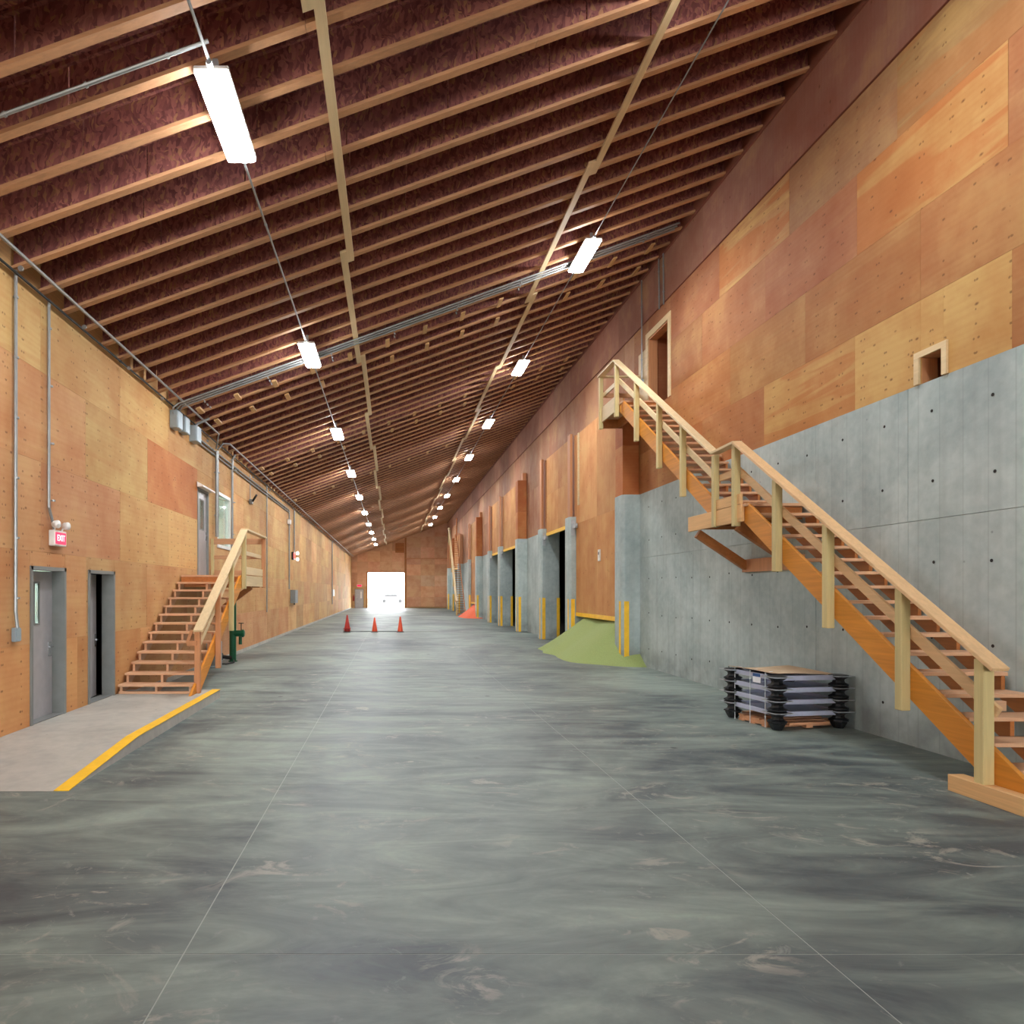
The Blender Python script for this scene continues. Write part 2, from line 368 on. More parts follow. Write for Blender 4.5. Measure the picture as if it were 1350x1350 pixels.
for a, b in zip(conc_e, conc_e[1:]):
    for z0, z1 in ((0, 2.675), (2.675, ZC)):
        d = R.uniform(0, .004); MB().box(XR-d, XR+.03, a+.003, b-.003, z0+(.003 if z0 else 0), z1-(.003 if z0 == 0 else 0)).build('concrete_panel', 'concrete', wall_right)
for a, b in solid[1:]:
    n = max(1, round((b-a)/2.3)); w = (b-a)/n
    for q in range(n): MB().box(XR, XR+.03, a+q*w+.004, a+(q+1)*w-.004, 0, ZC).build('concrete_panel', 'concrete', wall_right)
m = MB()                                                                    # form-tie holes
for yy in [3.0+.76*i for i in range(18)]:
    for zz in (.45, 1.3, 2.15, 3.1, 3.9):
        if yy < 16: m.lathe([(.019, -.007), (.017, -.0045), (.0, -.0045)], (XR, yy+R.uniform(-.02, .02), zz+R.uniform(-.03, .03)), 8, 'x')
m.build('tie_hole', 'dark_wall', wall_right, kind='stuff')
Z4 = 8.42
rows_r = [(ZC, 5.26, [YB, 0, 2.2, 4.4, 6.6, 8.84, 11.0, 13.2, 15.4, PIER[0]+.1]), (5.26, 6.32, [YB, 1.1, 3.3, 5.5, 7.74, 9.9, 12.1, 14.3, 16.5, 18.7]),
          (6.32, 7.4, [YB, 0, 2.2, 4.43, 6.64, 8.8, 10.96, 13.2, 15.4, 17.6]), (7.4, Z4, [YB, 1.5, 3.7, 5.9, 8.1, 10.3, 12.5, 14.7, 16.9])]
def tone_right(r, y):
    if r == 0:
        if y < 6.6: return col('#b07c4c', .3)
        if y < 8.84: return col('#cca566', .05)
        if y < 11: return col('#c3985c', .75)
        return col(jit('#b47e4e', .03), .1)
    if r == 1: return col(jit('#b07c4c' if y > 9.8 else '#b07a4a', .02), .2)
    if r == 2:
        if y < 6.64: return col('#a8724a', .2)
        if y < 8.8: return col('#bf8f55', 1.0)
        return col(jit('#ab7650', .03), .15)
    if y < 5.9: return col('#ae8052', .5)
    if y < 8.1: return col('#a98456', .5)
    if y < 10.3: return col('#a47a56', .15)
    if y < 12.5: return col('#b98a58', 1.0)
    return col(jit('#a87654', .03), .2)
sheets(wall_right, XR, -1, rows_r, HOLES_R, tone_right, 'ply_lr', YB, 19)
# long run of upright sheets farther down the wall
rows_v = [(ZC, 6.7, edges(16.6, 1.22, 16.6, YE)), (6.7, 9.0, edges(17.6, 1.22, 16.9, YE)), (9.0, 9.57, edges(17.6, 2.44, 16.9, YE))]
rows_v[0] = (ZC, 6.32, rows_v[0][2]); rows_v[1] = (6.32, Z4, [16.9, 17.6, 18.7]+[18.7+1.22*i for i in range(1, 45)]+[YE]); rows_v[2] = (Z4, 9.57, edges(18.0, 2.44, YB, YE))
def tone_far(r, y):
    if r == 2: return col(jit('#a07262' if y < 22 else '#a67c6c', .05), .05)
    return col(jit(R.choice(['#ab8064', '#a4785c', '#ae8468', '#a87b5f'])), .1)
HF = [(16.6, 18.7, 5.26, 6.32)]
sheets(wall_right, XR, -1, rows_v[:1], HF, tone_far, 'ply_vert', 16.6, YE)
sheets(wall_right, XR, -1, rows_v[1:2], [(14, 16.9, 7.4, 8.5), (14, 17.6, 6.3, 7.401)], tone_far, 'ply_vert', 16.6, YE)
sheets(wall_right, XR-.02, -1, [(Z4, 9.57, rows_v[2][2])], [], lambda r, y: tone_far(2, y), 'ply_vert', YB, YE)
MB().box(XR-.03, XR, YB, YE, Z4-.012, Z4).build('shadow_strip', 'rust_brown', wall_right)
MB().box(XR-.05, XR+.012, YB, YE, 9.5, 10.0).build('top_plate', 'rust_brown', wall_right)
# openings in the upper right wall
m = MB(); y0, y1, z0, z1 = HOLES_R[0]
m.box(XR+.2, XR+1.6, y0-.02, y0, z0, z1).box(XR+.2, XR+1.6, y1, y1+.02, z0, z1).box(XR+.2, XR+1.6, y0, y1, z1, z1+.02).box(XR+.0, XR+1.6, y0, y1, z0-.02, z0).box(XR+1.6, XR+1.62, y0, y1, z0, z1)
y0, y1, z0, z1 = HOLES_R[1]
m.box(XR+.2, XR+.9, y0-.02, y0, z0, z1).box(XR+.2, XR+.9, y1, y1+.02, z0, z1).box(XR+.2, XR+.9, y0, y1, z1, z1+.02).box(XR+.2, XR+.9, y0, y1, z0-.02, z0).box(XR+.9, XR+.92, y0, y1, z0, z1)
wp = struct('wall_passage', m, 'ply_x'); wp.color = col('#9a5f3c', 0)
def casing(name, y0, y1, z0, z1, w, mat, xa, xb, foot=False):
    root = struct(name, MB().box(xa, xb, y0-w, y1+w, z1, z1+w), mat)
    MB().box(xa, xb, y0-w, y0, z0, z1).build('side_casing', mat, root); MB().box(xa, xb, y1, y1+w, z0, z1).build('side_casing', mat, root)
    return root
d = casing('door_4', 14.8, 15.95, 6.2, 7.95, .14, 'pine_pale_y', XR-.025, XR-.004)
MB().box(XR-.02, XR-.004, 16.1, 16.55, 6.2, 7.75).build('pale_board', 'pine_pale_y', d)
MB().box(XR, XR+.2, 14.8, 14.84, 6.2, 7.95).box(XR, XR+.2, 15.91, 15.95, 6.2, 7.95).box(XR, XR+.2, 14.8, 15.95, 7.91, 7.95).build('jamb', 'guide_board', d)
w = casing('window_2', 7.42, 7.74, 4.275, 4.58, .07, 'pine_pale_y', XR-.03, XR-.004)
# piers with corner guards and timber cladding
for i, py in enumerate(PIER):
    x1 = XR+.26
    p = MB().prism([(PX+.06, py), (x1, py), (x1, py+PT), (PX, py+PT), (PX, py+.08)], 0, ZC, 'z').build('concrete_pier', 'concrete', wall_right, bevel=.012)
    g = MB().box(PX+.05, PX+.17, py-.012, py, .0, 1.6).build('corner_guard', 'yellow_paint', p)
    MB().box(PX-.012, PX, py+.09, py+.2, 0, 1.6).build('corner_guard', 'yellow_paint', p)
    if i in (1, 2, 4, 5): MB().box(x1-.1, x1+.012, py-.012, py, 0, 1.6).build('corner_guard', 'yellow_paint', p)
    top = 6.06 if i == 0 else 6.95
    if i in (0, 3, 6, 9):
        for (u, v_, cc) in ((ZC, 5.5, '#bc7745'), (5.5, top, '#b06b3e')):
            o = MB().box(PX+.02, XR-.02, py+.02, py+PT, u+.003, v_).build('pier_cladding', 'ply_x', wall_right, color=col(cc, .1))
        if i: MB().box(PX+.25, XR-.02, py+.05, py+.3, top, top+.35).build('cladding_block', 'guide_board', wall_right)
    else:
        for (a, b, yo) in ((PX+.02, PX+.10, .0), (PX+.17, PX+.25, .03), (PX+.30, XR-.02, .1)):
            MB().box(a, b, py+yo, py+yo+.3, ZC, top-yo).build('guide_post', 'guide_board', wall_right)
# bins behind the doors: one long hall, dark wall colour and depth standing in for unlit shade
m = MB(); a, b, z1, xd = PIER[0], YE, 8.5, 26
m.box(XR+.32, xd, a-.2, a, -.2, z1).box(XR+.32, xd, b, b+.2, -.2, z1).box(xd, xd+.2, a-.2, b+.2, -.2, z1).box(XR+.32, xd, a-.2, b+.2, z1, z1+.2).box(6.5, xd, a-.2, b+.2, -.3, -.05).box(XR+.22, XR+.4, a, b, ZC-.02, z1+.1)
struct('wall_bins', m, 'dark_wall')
# bin doors
def bin_door(i, z0, z1, label):
    a, b = PIER[i]+PT+.01, PIER[i+1]-.02; r = thing('bin_door', (5.98, (a+b)/2, z0), label, 'door', 'plywood bin doors along the right wall')
    n = 2; h = (z1-z0-.12)/2; xo = 5.96
    for q in range(n):
        for u in range(2):
            ya, yb = a+(b-a)*u/n, a+(b-a)*(u+1)/n
            MB().box(xo, xo+.05, ya+.003, yb-.003, z0+.12+h*q+.003, z0+.12+h*(q+1)).build('door_panel', 'ply_vert', r, color=col(jit(R.choice(['#c8935c', '#cf9c66', '#cb9660']), .04), .25))
    for u in range(2):
        ya, yb = a+(b-a)*u/n, a+(b-a)*(u+1)/n
        MB().box(xo-.012, xo+.06, ya+.006, yb-.006, z0, z0+.12).build('yellow_edge', 'yellow_paint', r)
    return r
d1 = bin_door(0, 1.05, 6.9, 'lowered plywood bin door with yellow bottom edge above the green heap')
bin_door(1, 3.98, 6.95, 'raised plywood bin door just beyond the green heap, black gap below')
bin_door(3, 3.96, 6.95, 'raised plywood bin door, nearer of the two side by side mid-wall')
bin_door(4, 3.96, 6.95, 'raised plywood bin door, farther of the two side by side mid-wall')
bin_door(6, .95, 6.9, 'lowered plywood bin door behind the orange heap')
bin_door(8, 3.9, 6.9, 'raised plywood bin door past the far staircase')
MB().box(5.925, 5.96, PIER[1]-.42, PIER[1]-.3, 4.6, 6.9).build('guide_rail', 'pine_pale_y', d1)
o = MB().box(5.925, 5.96, 18.86, 19.02, 2.72, 3.05).build('outlet_plate', 'white_plastic', d1); MB().box(5.918, 5.925, 18.91, 18.97, 2.9, 2.98).build('socket', 'black_plastic', o)
for i, zz in ((1, 3.95), (2, 3.9), (4, 3.9), (5, 3.9), (7, 3.9)):
    py = PIER[i]; r = thing('door_clamp', (5.9, py, zz), {1: 'grey steel clamp on the pier right of the near black opening', 2: 'grey steel clamp on the pier left of the near black opening', 4: 'grey steel clamp on the pier between the two mid-wall openings',
        5: 'grey steel clamp on the pier left of the two mid-wall openings', 7: 'grey steel clamp on the pier left of the orange heap'}[i], 'bracket', 'steel door clamps on the piers')
    MB().box(5.8, 5.925, py-.016, py-.002, zz-.28, zz+.2).build('plate', 'galvanised', r)
    MB().box(5.845, 5.925, py-.3, py-.016, zz-.06, zz+.08).build('arm', 'galvanised', r)
    MB().lathe([(.02, -.16), (.03, -.14), (.03, -.12), (.02, -.12)], (5.88, py-.2, zz), 8, 'y').build('bolt', 'galvanised', r)
MB().box(6.05, 6.16, PIER[6]-.03, PIER[6]-.002, 0.05, 1.1).box(6.03, 6.18, PIER[6]-.04, PIER[6]-.03, .5, .6)
# far end wall
EO = (-2.72, 1.36, 3.97)
def clip_top(x0, x1, z0, z1):  # panel polygon clipped below the joists
    t0, t1 = roofz(x0)+.46, roofz(x1)+.46
    return [(x0, z0), (x1, z0), (x1, min(z1, t1)), (x0, min(z1, t0))]
m = MB(); bx0, bx1 = XL-.2, XR+.3
m.prism([(bx0, 0), (EO[0], 0), (EO[0], roofz(EO[0])+.5), (bx0, roofz(bx0)+.5)], YE+.02, YE+.2, 'y')
m.prism([(EO[0], EO[2]), (EO[1], EO[2]), (EO[1], roofz(EO[1])+.5), (EO[0], roofz(EO[0])+.5)], YE+.02, YE+.2, 'y')
m.prism([(EO[1], 0), (bx1, 0), (bx1, roofz(bx1)+.5), (EO[1], roofz(EO[1])+.5)], YE+.02, YE+.2, 'y')
wall_far = struct('wall_far', m, 'fir_y')
xe = [XL, -3.9, EO[0], -1.36, 0, EO[1], 1.6]; ze = [0, 1.22, 2.44, EO[2], 5.2, 6.4, 7.6, 9]
for a, b in zip(xe, xe[1:]):
    for u, v_ in zip(ze, ze[1:]):
        if a >= EO[0]-.01 and b <= EO[1]+.01 and v_ <= EO[2]+.01: continue
        if u >= min(roofz(a), roofz(b))+.3: continue
        if a < -3.2 and b > -4.2 and u < 2.1: continue
        MB().prism(clip_top(a+.004, b-.004, u+.004, v_), YE+R.uniform(0, .006), YE+.02, 'y').build('plywood_sheet', 'ply_x', wall_far, color=col(jit('#e4b48e', .05), .1))
xe = [1.62, 3.2, 4.75, XR]; ze = [0, 1.22, 2.44, 3.66, 4.88, 5.5]
bd = struct('door_5', MB().box(1.6, XR, YE-.05, YE+.01, .12, 5.5), 'guide_board')
for a, b in zip(xe, xe[1:]):
    for u, v_ in zip(ze, ze[1:]):
        MB().box(a+.006, b-.006, YE-.07-R.uniform(0, .006), YE-.05, u+.12*(u == 0)+.006, v_).build('door_panel', 'ply_x', bd, color=col(jit('#e2b08a' if not (b > 4 and 2 < u < 3) else '#e8c09c', .04), .1))
    for u, v_ in ((5.6, 6.8), (6.8, 8.0), (8.0, 9.9)):
        if u > roofz(a)+.2: continue
        MB().prism(clip_top(a+.004, b-.004, u, v_), YE, YE+.02, 'y').build('plywood_sheet', 'ply_x', wall_far, color=col(jit('#e6b894', .04), .1))
MB().box(1.55, XR, YE-.2, YE+.01, 5.5, 5.6).build('trim_1', 'guide_board', kind='structure')
MB().box(1.4, 1.6, YE-.12, YE+.01, 0, 7.9).build('trim_2', 'saw_stringer', kind='structure')
t3 = MB().box(EO[0]-.16, EO[0], YE-.04, YE+.2, 0, EO[2]+.1).box(EO[1], EO[1]+.14, YE-.04, YE+.2, 0, EO[2]+.1).box(EO[0], EO[1], YE-.04, YE+.2, EO[2], EO[2]+.1).build('trim_3', 'saw_stringer', kind='structure')
vent = thing('wall_vent', (.9, YE, 5.6), 'brown louvred vent high on the far end wall', 'vent')
MB().box(.35, 1.36, YE-.06, YE-.01, 6.2, 7.3).build('frame', 'saw_stringer', vent)
for q in range(6): MB().beam((.42, YE-.075, 6.32+.17*q), (1.3, YE-.075, 6.32+.17*q), .03, .11, (0, -.5, 1)).build('slat', 'saw_stringer', vent)
d6 = struct('door_6', MB().box(-4.2, -3.2, YE-.05, YE+.02, 0, 2.15), 'frame_grey')
MB().box(-4.14, -3.26, YE-.07, YE-.05, 0, 2.08).build('door_leaf', 'leaf_grey', d6); MB().box(-3.56, -3.38, YE-.078, YE-.07, 1.1, 1.85).build('vision_lite', 'white_plastic', d6)
MB().tube([(-4.05, YE-.09, 1.0), (-3.85, YE-.09, 1.0)], .02, 6).build('handle', 'chrome', d6)
for (xx, nm) in ((-4.3, 'red fire extinguisher on the far end wall beside the grey door'),):
    e = thing('fire_extinguisher', (xx, YE-.12, .8), nm, 'extinguisher')
    MB().lathe([(.02, 0), (.09, .01), (.09, .5), (.04, .58), (.03, .62)], (xx, YE-.12, .8), 12).build('body', 'cone_red', e, smooth=True); MB().box(xx-.03, xx+.05, YE-.15, YE-.09, 1.42, 1.48).build('valve', 'black_plastic', e)
m = MB().box(XL-.2, -3.2, YB-.2, YB, 0, 10.2).box(4.6, XR+.3, YB-.2, YB, 0, 10.2).box(-3.2, 4.6, YB-.2, YB, 5.2, 10.2); struct('wall_back', m, 'fir_x')   # opening in the unseen near end, added to let daylight onto camera-facing surfaces
struct('ground', MB().box(-60, 60, YE+.2, 190, -.3, -.02).box(-60, 60, -90, YB-.3, -.3, -.02), 'yard_gravel')
tr = thing('parked_car', (-.2, 108, 0), 'pale parked car outside the bright end doorway', 'car')
MB().prism([(-2.1, .35), (2.1, .35), (2.1, .85), (1.3, .95), (.8, 1.45), (-1.2, 1.45), (-1.7, .95), (-2.1, .9)], 107.2, 108.8, 'y').build('body', 'truck_paint', tr, bevel=.05)
MB().prism([(1.1, .98), (.72, 1.38), (-1.1, 1.38), (-1.5, .98)], 107.19, 108.81, 'y').build('glazing', 'black_plastic', tr)
for xx in (-1.3, 1.3):
    for yy in (107.15, 108.6): MB().lathe([(.2, 0), (.33, .02), (.33, .22), (.2, .24)], (xx, yy, .33), 16, 'y').build('wheel', 'black_plastic', tr)
# ------------------------------------------------------------------ raised concrete ramp with yellow nosing
rp = thing('concrete_ramp', (-3.8, 8.8, 0), 'low pale concrete ramp along the left wall doors with yellow painted edge', 'ramp')
prof = [(6.08, .002), (7.75, .14), (11.45, .14), (11.45, 0), (6.08, 0)]
MB().prism(prof, XL+.005, -2.985).build('slab', 'pad_concrete', rp)
MB().prism([(6.08, .003), (7.75, .141), (11.45, .141), (11.45, .147), (7.75, .147), (6.08, .009)], -3.12, -2.98).build('yellow_stripe', 'yellow_paint', rp)
# ------------------------------------------------------------------ left wall doors, rooms, window
def lite(name, x, y0, y1, z0, z1, parent):
    f = MB().box(x-.01, x+.012, y0-.025, y0, z0-.025, z1+.025).box(x-.01, x+.012, y1, y1+.025, z0-.025, z1+.025).box(x-.01, x+.012, y0, y1, z1, z1+.025).box(x-.01, x+.012, y0, y1, z0-.025, z0).build(name, 'frame_grey', parent)
    MB().box(x-.004, x+.004, y0, y1, z0, z1).build('pane', 'glass', f); return f
def steel_door(name, y0, y1, z0, z1, fw=.05, dp=.15):
    r = struct(name, MB().box(XL-dp-.03, XL+.02, y0-.001, y0+fw, z0, z1).box(XL-dp-.03, XL+.02, y1-fw, y1+.001, z0, z1).box(XL-dp-.03, XL+.02, y0, y1, z1-fw, z1), 'frame_grey')
    return r
dr = steel_door('door_1', 8.34, 9.24, .14, 2.17); xl = XL-.155
def leaf(parent, holes, y0, y1, z0, z1, x, th=.045):
    m = MB()
    for (a, b, u, v_) in subtract([(y0, y1, z0, z1)], holes[0]): m.box(x-th, x, a, b, u, v_)
    return m.build('door_leaf', 'leaf_grey', parent)
lf = leaf(dr, [(8.73, 8.83, 1.42, 1.95)], 8.395, 9.185, .15, 2.115, xl); lite('vision_lite', xl, 8.73, 8.83, 1.42, 1.95, lf)
MB().box(xl, xl+.008, 9.08, 9.16, .95, 1.15).tube([(xl+.008, 9.12, 1.08), (xl+.05, 9.12, 1.08), (xl+.055, 9.02, 1.08)], .01, 6).build('handle', 'chrome', dr)
MB().box(XL-.2, XL, 8.39, 9.19, .14, .152).build('threshold', 'frame_grey', dr)
dr = steel_door('door_2', 9.93, 10.87, .14, 2.17)
hp = Vector((XL-.15, 9.985, 0)); ang = math.radians(8)
lf = MB().box(-.045, 0, 0, .83, .15, 2.115).build('door_leaf', 'leaf_grey', dr); lf.location = hp; lf.rotation_euler = (0, 0, ang)
h = MB().box(0, .008, .73, .79, .95, 1.15).tube([(.008, .76, 1.06), (.05, .76, 1.06), (.055, .64, 1.06)], .012, 6); h = h.build('handle', 'chrome', lf, origin=(0, 0, 0)); h.location = (0, 0, 0)
for zz in (.4, 1.1, 1.85): MB().lathe([(.012, -.05), (.014, -.045), (.014, .045), (.012, .05)], (XL-.135, 9.985, zz), 8).build('hinge', 'chrome', dr)
MB().box(XL-.2, XL, 9.98, 10.82, .14, .15).build('threshold', 'frame_grey', dr)
def room(name, y0, y1, z0, z1, depth, mat, wall_t=.05):
    x0 = XL-.172; x1 = x0-depth; m = MB()
    m.box(x1, x0, y0-wall_t, y0, z0, z1).box(x1, x0, y1, y1+wall_t, z0, z1).box(x1, x0, y0-wall_t, y1+wall_t, z1, z1+wall_t).box(x1, x0, y0-wall_t, y1+wall_t, z0-wall_t, z0).box(x1-wall_t, x1, y0-wall_t, y1+wall_t, z0, z1)
    return struct(name, m, mat)
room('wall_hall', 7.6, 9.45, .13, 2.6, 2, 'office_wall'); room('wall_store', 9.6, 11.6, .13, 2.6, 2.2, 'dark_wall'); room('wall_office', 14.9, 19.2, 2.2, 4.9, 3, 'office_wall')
for (nm, x, y, z, lab) in (('added_room_lamp', -5.8, 8.6, 2.56, 'ceiling lamp in the hall behind the grey door with the narrow pane'), ('added_room_lamp', -6.2, 17.3, 4.86, 'unseen lamp added in the upstairs office to brighten its panes')):  # unseen lamps, added so the door and window panes look lit
    r = thing(nm, (x, y, z), lab, 'lamp'); MB().box(x-.3, x+.3, y-.3, y+.3, z, z+.035).build('housing', 'white_plastic', r); MB().box(x-.27, x+.27, y-.27, y+.27, z-.01, z).build('diffuser', 'added_room_lamp', r)
dr = steel_door('door_3', 15.5, 16.42, 2.2, 4.3); xl = XL-.03
lf = leaf(dr, [(15.82, 16.1, 3.35, 4.05)], 15.555, 16.365, 2.205, 4.245, xl); lite('vision_lite', xl, 15.82, 16.1, 3.35, 4.05, lf)
MB().box(xl, xl+.008, 16.28, 16.34, 3.1, 3.3).tube([(xl+.008, 16.31, 3.22), (xl+.05, 16.31, 3.22), (xl+.055, 16.2, 3.22)], .011, 6).build('handle', 'chrome', lf)
MB().prism([(XL+.02, 4.3), (XL+.16, 4.3), (XL+.16, 4.33), (XL+.02, 4.42)], 15.42, 16.5, 'y').build('head_flashing', 'white_plastic', dr)
wn = struct('window_1', MB().box(XL-.17, XL+.03, 17.25, 17.33, 3.0, 4.47).box(XL-.17, XL+.03, 18.52, 18.6, 3.0, 4.47).box(XL-.17, XL+.03, 17.33, 18.52, 4.39, 4.47).box(XL-.17, XL+.03, 17.33, 18.52, 3.0, 3.08), 'white_plastic')
MB().box(XL-.03, XL-.02, 17.33, 18.52, 3.08, 4.39).build('pane', 'glass', wn)
# ------------------------------------------------------------------ stairs
def flight(root, xa, xb, y0, z0, n, rise, run, zmin, ytop, outer_w=.34, saws=(.5, .97)):
    """n risers from z0; outer plank stringer at xa, saw-tooth stringers inside"""
    sl = rise/run; zt = z0+n*rise; yl = y0+(n-1)*run
    line = lambda y, d: z0+rise+(y-y0)*sl+d
    yb = lambda z, d: y0+(z-d-z0-rise)/sl
    MB().prism([(yb(zmin, -.02), zmin), (yb(zmin, -.02-outer_w), zmin), (ytop, line(ytop, -.02-outer_w)), (ytop, min(zt+.02, line(ytop, -.02))), (min(ytop, yb(zt+.02, -.02)), zt+.02)], xa, xa+.045).build('outer_stringer', 'lvl_stringer', root, bevel=.003)
    for i in range(n-1):
        y = y0+i*run; z = z0+(i+1)*rise
        MB().box(xa+.046, xb, y, y+run+.025, z-.038, z).build('tread', 'tread_wood', root, bevel=.004)
    for f in saws:
        x = xa+.05+(xb-xa-.05)*f
        m = MB()
        for i in range(n-1):
            y = y0+i*run+.03; z = z0+(i+1)*rise-.04; lo = max(zmin, z-.30)
            m.prism([(y, max(zmin, z-rise-.06)), (y+run, max(zmin, z-.06)), (y+run, z), (y, z)], x-.02, x+.02)
        a, b = y0+.03, y0+(n-1)*run+.03
        m.prism([(a, max(zmin, line(a, -.30))), (a, line(a, -.2)), (b, line(b, -.2)), (b, line(b, -.30))], x-.0199, x+.0199)
        m.build('inner_stringer', 'saw_stringer', root)
def post(root, x, y, z0, z1, w=.09, mat='treated_post'):
    return MB().box(x-w/2, x+w/2, y-w/2, y+w/2, z0, z1).build('post', mat, root, bevel=.006)
def rail(root, a, b, w=.14, h=.04, nm='handrail', mat='pine_pale_y'): return MB().beam(a, b, w, h).build(nm, mat, root, bevel=.005)
# --- big right staircase, two flights
X0, X1 = 5.27, 6.17
sr = thing('staircase', (5.7, 5.6, 0), 'tall timber staircase climbing the concrete wall on the right to a high doorway', 'staircase')
MB().box(X0-.12, X0+.03, 5.0, 6.12, 0, .15).box(X0+.03, X1, 5.2, 6.0, 0, .14).build('base_plate', 'fir_y', sr, bevel=.004)
flight(sr, X0, X1, 5.56, .15, 17, .1765, .262, .15, 10.0)
LZ = 3.15
MB().box(X0-.04, X1+.02, 9.76, 11.6, LZ-.04, LZ).build('landing_deck', 'tread_wood', sr)
MB().box(X0-.06, X0-.01, 9.85, 11.62, LZ-.26, LZ-.005).build('rim_board', 'fir_y', sr, bevel=.004)
MB().box(X0-.06, X0-.01, 9.9, 10.66, LZ+.005, LZ+.16).build('toe_board', 'fir_y', sr)
for yy in (9.95, 10.5, 11.1, 11.55): MB().box(X0, X1, yy-.02, yy+.02, LZ-.22, LZ-.041).build('landing_joist', 'saw_stringer', sr)
MB().beam((X0+.05, 11.5, LZ-.3), (XR-.03, 11.5, 2.28), .09, .14).build('knee_brace', 'saw_stringer', sr)
MB().beam((X0+.05, 10.15, LZ-.3), (XR-.03, 10.15, 2.28), .09, .14).build('knee_brace', 'saw_stringer', sr)
MB().box(XR-.05, XR-.006, 9.9, 11.6, 2.18, 2.4).build('ledger', 'guide_board', sr)
flight(sr, X0, X1, 10.75, LZ, 17, .1794, .268, LZ-.02, 15.3)
TZ = 6.2
MB().box(X0-.02, XR-.02, 15.04, 16.62, TZ-.04, TZ).build('landing_deck', 'tread_wood', sr)
MB().box(X0-.02, XR-.02, 15.06, 15.1, TZ-.26, TZ-.04).box(X0-.02, XR-.02, 16.56, 16.6, TZ-.26, TZ-.04).box(X0+.4, X0+.44, 15.1, 16.56, TZ-.26, TZ-.04).build('landing_joist', 'saw_stringer', sr)
MB().box(X0-.05, X0-.01, 15.35, 16.6, TZ-.14, TZ+.22).build('toe_board', 'pine_pale_y', sr)
MB().box(X0, XR-.02, 16.56, 16.6, TZ+.0, TZ+.2).build('toe_board', 'fir_x', sr)
XP = X0-.05
rl_ = lambda y: 1.275+(y-5.82)*.676       # handrail line, lower flight
ru_ = lambda y: 4.07+(y-10.66)*.667
for y in (5.82, 6.75, 7.9, 8.95, 10.02):
    px_t = rl_(y)-.03
    post(sr, XP, y, 0 if y < 6 else max(.1, (.3265+(y-5.56)*.674)-.50), px_t, .1 if y < 6 else .095)
for y in (10.66, 11.85, 12.9, 14.1, 15.35, 16.5):
    post(sr, XP, y, (LZ-.27 if y < 11 else (TZ-.3 if y > 15 else (LZ+.18+(y-10.75)*.669)-.52)), (ru_(y) if y < 15.4 else ru_(15.38))-.03)
ws = XP+.0
rail(sr, (ws, 5.66, rl_(5.66)), (ws, 10.0, rl_(10.0)), .15, .04, 'handrail', 'rail_fir')
rail(sr, (ws, 9.98, rl_(10.0)), (ws, 10.68, rl_(10.0)-.02), .15)
rail(sr, (ws, 10.66, ru_(10.66)), (ws, 15.4, ru_(15.4)), .15)
rail(sr, (ws, 15.38, ru_(15.4)), (ws, 16.58, ru_(15.4)-.01), .15)
rail(sr, (ws, 16.5, ru_(15.4)-.02), (XR-.01, 16.5, ru_(15.4)-.02), .1)
xm = XP+.065
rail(sr, (xm, 5.75, rl_(5.75)-.45), (xm, 10.0, rl_(10.0)-.45), .035, .11, 'mid_rail', 'rail_fir')
rail(sr, (xm, 10.0, LZ+.52), (xm, 10.7, LZ+.52), .035, .11, 'mid_rail', 'rail_fir')
rail(sr, (xm, 10.7, ru_(10.7)-.45), (xm, 15.35, ru_(15.35)-.45), .035, .11, 'mid_rail', 'pine_pale_y')
rail(sr, (xm, 15.35, TZ+.55), (xm, 16.5, TZ+.55), .035, .11, 'mid_rail', 'pine_pale_y')
rail(sr, (XP, 16.53, TZ+.55), (XR-.01, 16.53, TZ+.55), .035, .11, 'mid_rail', 'fir_x')
MB().beam((XP+.03, 5.9, .82), (XP+.25, 5.9, .82), .05, .09).build('rail_stub', 'tread_wood', sr)
# --- left staircase to the office door
A0, A1 = XL+.03, -3.3
sl_ = thing('staircase', (-3.9, 10.9, .14), 'short timber staircase rising along the left wall to the office door', 'staircase')
n, rise, run = 13, .1585, .272; ya = 10.95; zt = .14+n*rise; yt = ya+(n-1)*run
# outer plank on the right-hand side: mirror of flight()
sl = rise/run; line = lambda y, d: .14+rise+(y-ya)*sl+d; ybz = lambda z, d: ya+(z-d-.14-rise)/sl
MB().prism([(ybz(.14, -.02), .14), (ybz(.14, -.33), .14), (yt+.1, line(yt+.1, -.33)), (yt+.1, zt), (ybz(zt, -.02), zt)], A1-.01, A1+.035).build('outer_stringer', 'lvl_stringer', sl_, bevel=.003)
for i in range(n-1): MB().box(A0, A1-.011, ya+i*run, ya+i*run+run+.02, .14+(i+1)*rise-.038, .14+(i+1)*rise).build('tread', 'tread_wood', sl_, bevel=.004)
for x in (A0+.04, (A0+A1)/2, A1-.06):
    m = MB()
    for i in range(n-1):
        y = ya+i*run+.03; z = .14+(i+1)*rise-.04
        m.prism([(y, max(.14, z-rise-.05)), (y+run, max(.14, z-.05)), (y+run, z), (y, z)], x-.02, x+.02)
    a, b = ya+.03, ya+(n-1)*run+.03
    m.prism([(a, max(.14, line(a, -.27))), (a, max(.145, line(a, -.19))), (b, line(b, -.19)), (b, line(b, -.27))], x-.0199, x+.0199); m.build('inner_stringer', 'tread_wood', sl_)
MB().box(A0, A1, ya+.02, ya+.06, .14, .18).build('base_plate', 'tread_wood', sl_)
MB().box(A0, A1+.03, yt, 16.6, zt-.04, zt).build('landing_deck', 'tread_wood', sl_)
MB().box(A0, A1-.02, yt+.02, yt+.06, zt-.26, zt-.04).build('landing_joist', 'saw_stringer', sl_); MB().box(A0, A1-.02, 16.54, 16.58, zt-.26, zt-.04).build('landing_joist', 'saw_stringer', sl_)
